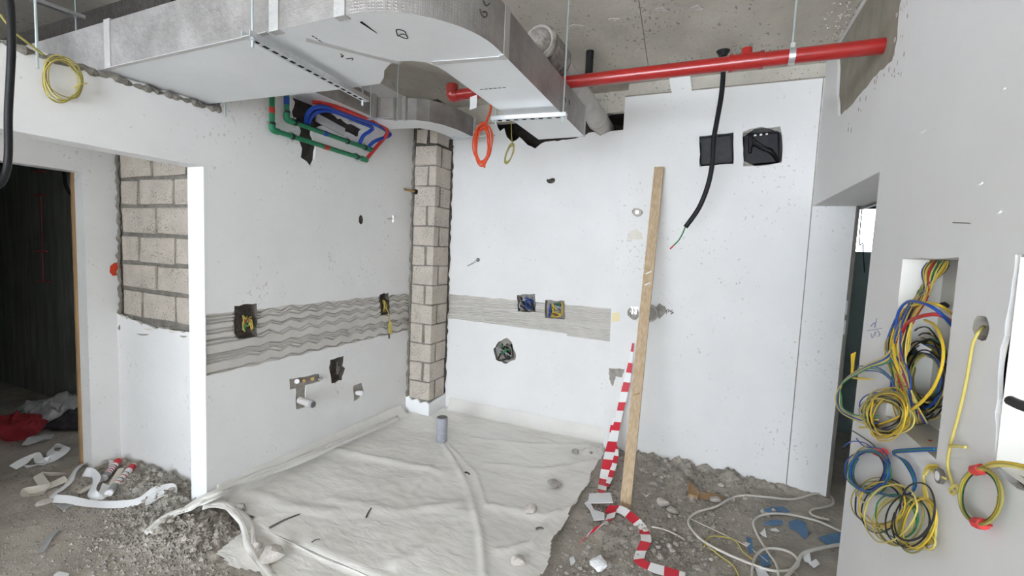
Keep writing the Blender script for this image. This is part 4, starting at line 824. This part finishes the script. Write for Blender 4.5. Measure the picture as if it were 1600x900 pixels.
T(MB().tube(fl([(1080, 810), (1130, 833), (1170, 852), (1200, 875)], .009), .003, 5).build('pale_cord', TAPEW, None, True), 'thin pale cord crossing inside the white cable loop', 'cord')
T(MB().tube(fl([(1018, 829), (1040, 830), (1062, 838), (1070, 842)], .009), .005, 6).build('pale_cord', TAPEW, None, True), 'short pale cord on the rubble beside the striped tape', 'cord')

# white tapes, cartridges and trim at the left
def tape(name, px, lab, w_=.045, tilt=.8, m=TAPEW, lift=.01, zz=None):
    pts = fl(px, lift+w_*.5*tilt); W = []
    for i in range(len(pts)):
        d = (pts[min(i+1, len(pts)-1)]-pts[max(i-1, 0)]); sd = Vector((-d.y, d.x, 0)).normalized(); k = tilt*(.75+.25*math.sin(i*1.9)); W.append(tuple((Vector((0, 0, 1))*k+sd*(1-k)).normalized()*w_))
    return T(MB().ribbon(pts, W, .002, sub=6).build(name, m), lab, 'tape', 'discarded tape ribbons')
tape('tape_ribbon', [(104, 742), (80, 744), (60, 744), (66, 755), (74, 766), (60, 774), (42, 777), (40, 770), (58, 766), (80, 760), (104, 750)], 'cream tape ribbon tangle at the left of the rubbish', .05, .6)
tape('tape_ribbon', [(176, 735), (174, 723), (150, 724), (130, 727), (114, 742), (108, 756), (92, 768), (82, 778), (105, 782), (140, 787), (180, 789), (215, 788), (242, 778), (268, 773), (270, 779), (255, 790), (234, 793), (240, 786), (258, 779)], 'longest white tape ribbon looping along the floor by the jamb', .05, .42, WHITEP)
tape('tape_ribbon', [(132, 742), (146, 744), (151, 756), (144, 772), (150, 779), (160, 776), (168, 764)], 'white tape ribbon bent beside the sealant tube', .06, .8, WHITEP)
tape('tape_ribbon', [(20, 732), (38, 722), (56, 713), (62, 722), (74, 722), (72, 728), (58, 729), (40, 731)], 'white tape curl lying in the dark doorway', .05, .55, WHITEP)
tape('tape_ribbon', [(72, 724), (84, 719), (98, 709), (104, 700), (92, 699), (80, 703), (80, 711), (92, 712)], 'rolled white tape end deeper in the dark doorway', .05, .7, WHITEP)
def cart(a, c, r, lab, capm):
    t = T(empty('sealant_tube'), lab, 'sealant tube', 'used sealant tubes'); A, C = fl([a, c], r+.008); d = (C-A).normalized()
    MB().tube([A, C], r, 14, False).build('tube_body', WHITEP, t, 'auto'); MB().tube([A+(C-A)*.05, A+(C-A)*.3], r*1.02, 14, False).build('grey_label', BAG, t, 'auto'); MB().tube([C-d*.005, C+d*.05], r*1.03, 14, False).build('red_cap', capm, t, 'auto'); MB().tube([C+d*.05, C+d*.065], r*.9, 14, False).build('end_rim', TAPEW, t, 'auto')
    for i in range(4):
        q_ = A.lerp(C, .4+.13*i); MB().tube([q_-d*.004, q_+d*.004], r*1.025, 14, False).build('printed_stripe', INK if i % 2 else TAPER, t, 'auto')
cart((170, 774), (202, 741), .022, 'white sealant tube with red cap lying beside the tape', TAPER); cart((162, 752), (180, 734), .022, 'half hidden sealant tube with red end behind the tape', TAPER)
tape_s = T(MB().bar(fl([(124, 770)], .012)[0], fl([(166, 748)], .02)[0], .035, .008).build('trim_strip', TAPEW), 'flat pale trim strip under the tape ribbons', 'trim'); T(MB().bar(fl([(164, 775)], .02)[0], fl([(190, 740)], .03)[0], .035, .006).build('trim_strip', TAPEW), 'pale trim strip lying along the sealant tube', 'trim')
sheet_obj('plastic_shard', [(88, 788), (108, 783), (118, 787), (98, 795)], 'dark blue grey plastic scrap below the long white tape', 'plastic', BAG, .004, .008)
T(rock('stone_chip', fl([(71, 783)], -.004)[0], .05, 120, STONE_L, .35), 'brown flat chip below the cream tape tangle', 'stone')
sheet_obj('paper_scrap', [(84, 897), (92, 891), (108, 893), (106, 905), (84, 905)], 'white paper scrap at the bottom left edge', 'paper', WHITEP, .003, .008)
T(MB().ribbon(fl([(64, 862), (70, 850), (78, 838), (87, 828)], .01), (.03, .02, .01), .003).build('grey_strip', BAG), 'thin grey curved strip on the dusty floor at left', 'strip')
def crumple(o, sd_):
    for v in o.data.vertices:
        p_ = v.co*7+Vector((sd_*9, 0, 0)); r_ = 1-2*abs(noise.noise(p_)); q_ = 1-2*abs(noise.noise(p_*2.3)); v.co += Vector((noise.noise(p_*1.3+Vector((5, 0, 0))), noise.noise(p_*1.3+Vector((0, 9, 0))), 0))*.05+Vector((0, 0, max(0, v.co.z)*(.7*r_+.35*q_)))
    o.data.update(); return o
# heap in the dark room
for i, (x, y, r_, m, fl_, lab) in enumerate([(28, 668, .20, REDCLOTH, .35, 'dark red cloth heap on the dark room floor'), (50, 648, .16, BAG, .5, 'grey crumpled bag behind the red cloth'), (95, 645, .22, BAG, .45, 'large pale crumpled bag in the dark room'), (125, 655, .18, BLACKBOX, .4, 'black rubbish bag at the dark doorway edge'), (55, 678, .09, BAG, .3, 'small white bag in front of the red cloth'), (5, 662, .16, BAG, .3, 'dusty bag at the far left edge of the dark room')]):
    v = pZ(x, y+8, .0); o = T(crumple(rock('rubbish_bag' if m is not REDCLOTH else 'red_cloth', (v.x, v.y, -.035), r_*1.15, 130+i, m, fl_, None, 4), i), lab, 'bag' if m is not REDCLOTH else 'cloth')
# rubble: individually placed stones, then gravel too fine to count
rg = random.Random(21)
def scatter(cx, cy, sx, sy, k, r0, r1, label, group, ok):
    n_ = 0
    while n_ < k:
        x, y = rg.gauss(cx, sx), rg.gauss(cy, sy)
        if not ok(x, y): continue
        T(rock('rubble_stone', (x, y, fh(x, y)-.006), rg.uniform(r0, r1), rg.randint(0, 9999), rg.choice([STONE, STONE, STONE_L]), rg.uniform(.5, .8), None, 1), label, 'stone', group); n_ += 1
scatter(-3.15, 1.70, .28, .08, 45, .012, .038, 'loose grey rubble stone heaped at the foot of the left block wall', 'rubble at the block wall', lambda x, y: y < 1.80 and -3.9 < x < -2.9)
scatter(-2.60, 1.53, .18, .08, 40, .010, .034, 'loose grey rubble stone in front of the bright wall end', 'rubble at the wall end', lambda x, y: y < 1.67 and x < -2.33)
scatter(-.05, 3.55, .35, .16, 45, .012, .036, 'loose rubble stone along the foot of the white projecting wall', 'rubble at the projecting wall', lambda x, y: -.62 < x < .60 and y < 3.79)
scatter(-.22, 2.75, .22, .30, 45, .010, .032, 'loose rubble stone around the striped tape and cables', 'rubble around the tape', lambda x, y: -.55 < x < .55 and 2.1 < y < 3.3)
b = MB(); k_ = 0
def pebble(x, y, r):
    z = fh(x, y); V = [(x+r*rg.uniform(.7, 1.2)*math.cos(a), y+r*rg.uniform(.7, 1.2)*math.sin(a), z+r*rg.uniform(-.2, .2)) for a in (0, 1.57, 3.14, 4.71)]+[(x, y, z+r*rg.uniform(.5, .9))]
    b.add(V, [(0, 1, 4), (1, 2, 4), (2, 3, 4), (3, 0, 4)])
while k_ < 15000:
    t_ = rg.random()
    if t_ < .28: x, y, s_ = rg.gauss(-3.1, .35), rg.gauss(1.68, .13), 1.0
    elif t_ < .50: x, y, s_ = rg.gauss(-2.6, .28), rg.gauss(1.48, .16), 1.0
    elif t_ < .85: x, y, s_ = rg.gauss(-.15, .4), rg.uniform(2.0, 3.80), 1.0
    else: x, y, s_ = rg.uniform(-3.9, -2.0), rg.uniform(.8, 1.7), .6
    if y > 3.81 or x > .6 or (y > 1.82 and x < -.66) or (x < -2.88 and y > 1.82) or (x > -2.33 and y > 1.42 and x < -.64): continue
    pebble(x, y, s_*rg.choice([.004, .005, .006, .008, .011, .015])); k_ += 1
T(b.build('gravel', GRAVEL, None, False, 'stuff'), 'fine grey gravel and cement crumbs scattered over the floor', 'gravel')

# ================================================================== RIGHT WALL WIRING
def D(x, y, d=.0): return pX(x, y, XD-d)
t = T(empty('box_wires'), 'thick bundle of coloured wires spilling from the recessed panel box', 'wires'); rg = random.Random(31)
cm = [WY, WK, WYD, WB, WY, WOL, WG, WK, WYD, WR, WY, WB, WOL, WYD]
for i in range(56):
    s_ = rg.uniform(-1, 1); e = rg.uniform(0, 1); x0_ = 1458+rg.uniform(-6, 26)
    P = [D(x0_, 407, -.08), D(x0_-8-4*s_, 425, -.07+.02*s_), D(1434+14*s_+rg.uniform(-4, 4), 462, -.05), D(1413+15*s_+rg.uniform(-4, 4), 500, -.02+.03*e), D(1402+16*s_+rg.uniform(-5, 5), 545, .0+.03*e), D(1396+22*e+rg.uniform(-6, 6), 590, .01+.02*e), D(1398+34*e+rg.uniform(-8, 8), 625, .0+.02*e), D(1410+36*e+rg.uniform(-10, 10), 655+8*e, -.03)]
    MB().tube(P, 0.0025, 5, sub=5).build('wire', cm[i % len(cm)], t, True)
def wl(name, l, m, r, parent=t): return MB().tube([D(*q) for q in l], r, 6, sub=6).build(name, m, parent, True)
wl('wire', [(1490, 512, -.06), (1470, 490, -.01), (1448, 476, .01), (1420, 471, .01), (1404, 488, .01), (1400, 520, .01), (1404, 560, .01), (1412, 598, 0)], WB, .005)
wl('wire', [(1489, 505, -.06), (1468, 492, -.01), (1440, 494, .015), (1417, 506, .015), (1404, 535, .015), (1402, 570, .01), (1406, 605, 0)], WR, .006)
wl('wire', [(1488, 491, -.06), (1470, 478, -.01), (1448, 473, .0), (1425, 478, .0)], WY, .0045)
wl('wire', [(1445, 500, .0), (1460, 508, .015), (1471, 530, .025), (1474, 555, .03), (1468, 585, .035), (1452, 615, .035), (1425, 640, .035), (1390, 658, .03), (1362, 666, .02), (1343, 668, .015)], WY, .0044)
wl('wire', [(1396, 530, .02), (1400, 565, .03), (1412, 595, .02), (1420, 615, .01)], WY, .006); wl('wire', [(1455, 690, -.05), (1430, 685, -.03), (1408, 675, -.01), (1395, 655, -.02)], WR, .005)
ic = T(empty('wire_coil'), 'beige and black wire coil lying inside the recessed panel box', 'wire coil', 'wire coils')
for i, m in enumerate([WYD, WK, WOL, WOL, WYD, WK, WW, WOL, WY, WK, WG, WYD, WOL, WK, WYD, WOL, WB, WK]): MB().tube(coilpts(1446, 588, 32+rg.uniform(-8, 5), 50+rg.uniform(-10, 6), 2.2, lambda x, y, q_, i=i: D(min(x, 1478), y, -.09+.0035*i), 50+i, .16, rg.uniform(0, 6)), 0.0025, 5, sub=2).build('wire', m, ic, True)
MB().add([D(x, y, -.03) for x, y in ((1428, 542), (1438, 536), (1456, 546), (1452, 552), (1436, 549))], [(0, 1, 2, 3, 4)]).build('paper_tag', WHITEP, ic)
rock('cable_gland', D(1475, 482, -.10), .016, 9, BLACKBOX, 1., t)
c1 = T(empty('wire_coil'), 'yellow and blue wire coil hanging at the lower left corner of the panel box', 'wire coil', 'wire coils')
for i, m in enumerate([WY, WYD, WK, WY, WOL, WB, WYD, WK, WYD, WY, WK, WYD, WOL, WY]): MB().tube(coilpts(1384+rg.uniform(-3, 3), 646, 31+rg.uniform(-7, 5), 31+rg.uniform(-8, 6), 2.1, lambda x, y, q_, i=i: D(x, y, .010+.003*i+.006*math.sin(q_*9)), 70+i, .13, rg.uniform(0, 6), .3), 0.0025, 5, sub=2).build('wire', m, c1, True)
for i, m in enumerate([WYD, WB, WYD, WG]):
    MB().tube([D(1402+i*2, 525+i*8, .01), D(1385, 555+i*4, .03), D(1352, 572+i*2, .035), D(1322-i*2, 592+i*3, .035), D(1306+i*3, 618+i*2, .035), D(1312+i*2, 642-i, .035), D(1340, 658-i*3, .03), D(1372, 668-i*6, .03)], .003, 5).build('wire', m, c1, True)
for i in range(4): MB().tube([D(1345+i*6, 590+i, .03), D(1331+i*1.5, 590, .03), D(1331+i, 570, .03), D(1330+i*2.2, 553-i, .03)], 0.0025, 5).build('loose_end', WY, c1, True)
for i, m in enumerate([WB, WG, WB]): MB().tube([D(1340, 572+i*4, .03), D(1370, 574+i*3, .035), D(1390, 588+i*2, .04), D(1397, 605+i, .04), D(1394, 622, .035)], 0.0025, 5).build('wire', m, c1, True)
c2 = T(empty('wire_coil'), 'blue and green wire coil tied with red tape on the right wall', 'wire coil', 'wire coils')
for i, m in enumerate([WB, WG, WB, WYD, WG, WB, WK, WG, WB]): MB().tube(coilpts(1358, 735, 29+rg.uniform(-5, 3), 34+rg.uniform(-5, 3), 1.6, lambda x, y, q_, i=i: D(x, y, .008+.004*i), 90+i, .08, rg.uniform(0, 6), .2), 0.0025, 5, sub=2).build('wire', m, c2, True)
for i, m in enumerate([WB, WG, WB]): MB().tube([D(1462, 700+i*2, .0), D(1430, 701+i*2, .012), D(1395, 705+i*2, .02), D(1412+i*3, 722, .022), D(1427+i*2, 750, .022), D(1422+i, 770, .02), D(1395, 776-i, .02), D(1365, 768, .02)], 0.0027, 5).build('wire', m, c2, True)
for l, m in (([(1372, 702, .02), (1358, 690, .025), (1340, 678, .03), (1330, 672, .03)], WK), ([(1372, 706, .02), (1350, 692, .025), (1330, 690, .03), (1318, 698, .03)], WB), ([(1370, 700, .02), (1350, 697, .02), (1338, 685, .03)], WB)): wl('loose_end', l, m, .0025, c2)
MB().tube([D(1369, 706, .02), D(1381, 707, .02)], .015, 8, False).build('red_tape_tie', REDT, c2); MB().tube([D(1377, 708, .02), D(1379, 716, .012)], .007, 6).build('tape_tail', REDT, c2)
c3 = T(empty('wire_coil'), 'large loose yellow and black wire coil lowest on the right wall', 'wire coil', 'wire coils')
for i, (x, y, rx, ry, m) in enumerate([(1376, 790, 34, 38, WYD), (1378, 792, 32, 40, WK), (1400, 812, 30, 36, WYD), (1432, 818, 26, 42, WYD), (1434, 815, 24, 44, WOL), (1398, 806, 34, 30, WG), (1372, 786, 36, 34, WOL), (1428, 812, 30, 38, WYD), (1405, 815, 36, 42, WOL), (1380, 788, 30, 36, WY), (1420, 815, 30, 36, WK), (1436, 820, 22, 40, WY), (1390, 800, 36, 44, WYD), (1425, 800, 34, 46, WK)]):
    MB().tube(coilpts(x, y, rx, ry, 1.35, lambda a, c, q_, i=i: D(a, c, .006+.0032*i), 110+i, .10, rg.uniform(0, 6), .35), 0.0025, 5, sub=2).build('wire', m, c3, True)
for i, m in enumerate([WYD, WY, WYD]): wl('wire', [(1466, 727+i*3, .0), (1450, 728+i*3, .012), (1443, 745, .015), (1444+i*2, 770, .02), (1452+i, 795, .02), (1462-i, 825, .02), (1458, 846-i*3, .02), (1445, 852, .02)], m, .0034, c3)
for l in ([(1338, 770, .02), (1337, 800, .03), (1348, 815, .03), (1357, 832, .03)], [(1338, 768, .02), (1344, 778, .03), (1354, 790, .03)]): wl('loose_end', l, WK if l[0][1] == 770 else WYD, .003, c3)
for i in range(3): MB().tube(coilpts(1452, 848, 9, 10, 1.5, lambda a, c, q_, i=i: D(a, c, .02+.006*i), 130+i, .1, i), 0.0027, 5, sub=2).build('knot', [WYD, WOL, WYD][i], c3, True)
c4 = T(empty('wire_coil'), 'round green and yellow wire coil with two red tape ties at the right edge', 'wire coil', 'wire coils')
for i, m in enumerate([WYD, WK, WG, WG, WY, WOL]): MB().tube(coilpts(1532, 776, 31+.8*i-2, 42+.8*i-2, 1.3, lambda a, c, q_, i=i: D(a, c, .008+.004*i), 140+i, .02, i), .0030, 5, sub=2).build('wire', m, c4, True)
for i in range(3): wl('lead', [(1527, 735+i, .02), (1550, 724+i*2, .02), (1580, 724+i*2, .015), (1640, 738+i*2, .005)], [WY, WOL, WYD][i], .004, c4)
MB().tube([D(1523, 735, .02), D(1534, 733, .02)], .013, 8, False).build('red_tape_tie', REDT, c4); MB().tube([D(1525, 817, .02), D(1537, 819, .02)], .013, 8, False).build('red_tape_tie', REDT, c4); wl('loose_end', [(1537, 819, .02), (1549, 821, .02)], WR, .003, c4)
yc2 = T(empty('yellow_cable'), 'pale yellow cable hanging from the broken hole through a grey ring', 'cable')
wl('cable', [(1540, 508, -.035), (1530, 518, .01), (1521, 535, .016), (1516, 560, .014), (1509, 600, .014), (1500, 640, .014), (1489, 680, .014), (1483, 705, .014), (1481, 730, .018), (1487, 752, .02), (1490, 765, .02)], WYD, .0038, yc2)
wl('knot', [(1484, 698, .018), (1496, 697, .02), (1509, 699, .02)], WYD, .004, yc2); wl('knot', [(1484, 765, .02), (1493, 758, .025), (1498, 765, .025), (1488, 772, .02), (1484, 764, .02)], WYD, .004, yc2)
wl('lead', [(1478, 748, .022), (1465, 742, .02), (1452, 733, .015), (1446, 742, .015)], WYD, .0036, yc2)
p = D(1474, 745, .012); MB().tube([p+Vector((-.003, 0, 0)), p+Vector((-.013, 0, 0))], .021, 16, False).build('grey_ring', METALDK, yc2, 'auto'); MB().tube([p+Vector((-.0128, 0, 0)), p+Vector((-.0145, 0, 0))], .013, 14, False).build('ring_opening', PLASTER_D, yc2)
T(MB().tube([D(1489, 348, .0), D(1489, 348, .012), D(1516, 349, .03)], .0018, 5, False).build('nail', METALDK), 'thin rusty nail in the right wall above the panel box', 'nail')
T(MB().tube([D(1579, 626, .03), D(1592, 632, .03), D(1615, 640, .03)], .011, 10).build('black_conduit_end', BLACK, None, True), 'black conduit end at the right picture edge in the white panel', 'conduit')
wdw = bpy.data.objects['wall_right']; fD = lambda x, y: D(x, y, .0006)
for l in ([(1355, 517), (1378, 513)], [(1361, 521), (1363, 528), (1368, 518), (1367, 526)], [(1371, 516), (1375, 522), (1372, 526)], [(1360, 510), (1367, 504), (1366, 512)], [(1370, 497), (1368, 512)]): stroke(l, fD, .0011, wdw, 'pen_mark', INKB)
for x, y in ((1440, 208), (1529, 290), (1558, 335), (1565, 142)):
    MB().tube([D(x, y, -.002), D(x+4, y-3, .002), D(x+8, y-5, -.002)], .0026, 6).build('plaster_nub', PLASTER_T, wdw, True)

rgs = random.Random(77)
for i in range(34):
    f_ = rgs.random(); x, y = [(1406, 0), (1403, 60), (1396, 98), (1372, 116), (1345, 150), (1318, 182)][min(5, int(f_*6))]; x += rgs.uniform(-6, 14); y += rgs.uniform(-8, 22); l_ = rgs.uniform(4, 14)
    MB().tube([D(x, y, -.0026), D(x-.4, y+l_*.5, -.0022), D(x-1, y+l_, -.0026)], lambda t: .004*math.sin(PI*min(max(t, .05), .95))+.0008, 6, sub=3).build('mortar_smear', BAREGREY, wdw)

# ragged mortar along the edges of the bare blockwork
def ragged(x, y, z0, z1, r, parent, m, seed, n=44):
    q = random.Random(seed); P = [(x+q.uniform(-.006, .006), y+q.uniform(-.004, .004), z0+(z1-z0)*i/n) for i in range(n+1)]
    MB().tube(P, lambda t: r*(1+.35*math.sin(t*67+seed)+.3*math.sin(t*151)), 7, sub=2).build('ragged_mortar', m, parent)
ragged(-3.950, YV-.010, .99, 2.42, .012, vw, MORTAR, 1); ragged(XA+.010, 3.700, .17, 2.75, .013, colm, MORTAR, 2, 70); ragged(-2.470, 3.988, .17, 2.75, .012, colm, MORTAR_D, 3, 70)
for i, (x, y, l_) in enumerate([(212, 521, 24), (224, 513, 18), (246, 511, 26), (262, 517, 16), (280, 524, 14)]):
    MB().tube([pY(x, y, YV-.0195), pY(x+l_*.5, y+2, YV-.0185), pY(x+l_, y+1, YV-.0195)], lambda t: .008*math.sin(PI*min(max(t, .06), .94)), 6, sub=4).build('mortar_smear', TAPEW if i % 2 else BAREGREY, vw)
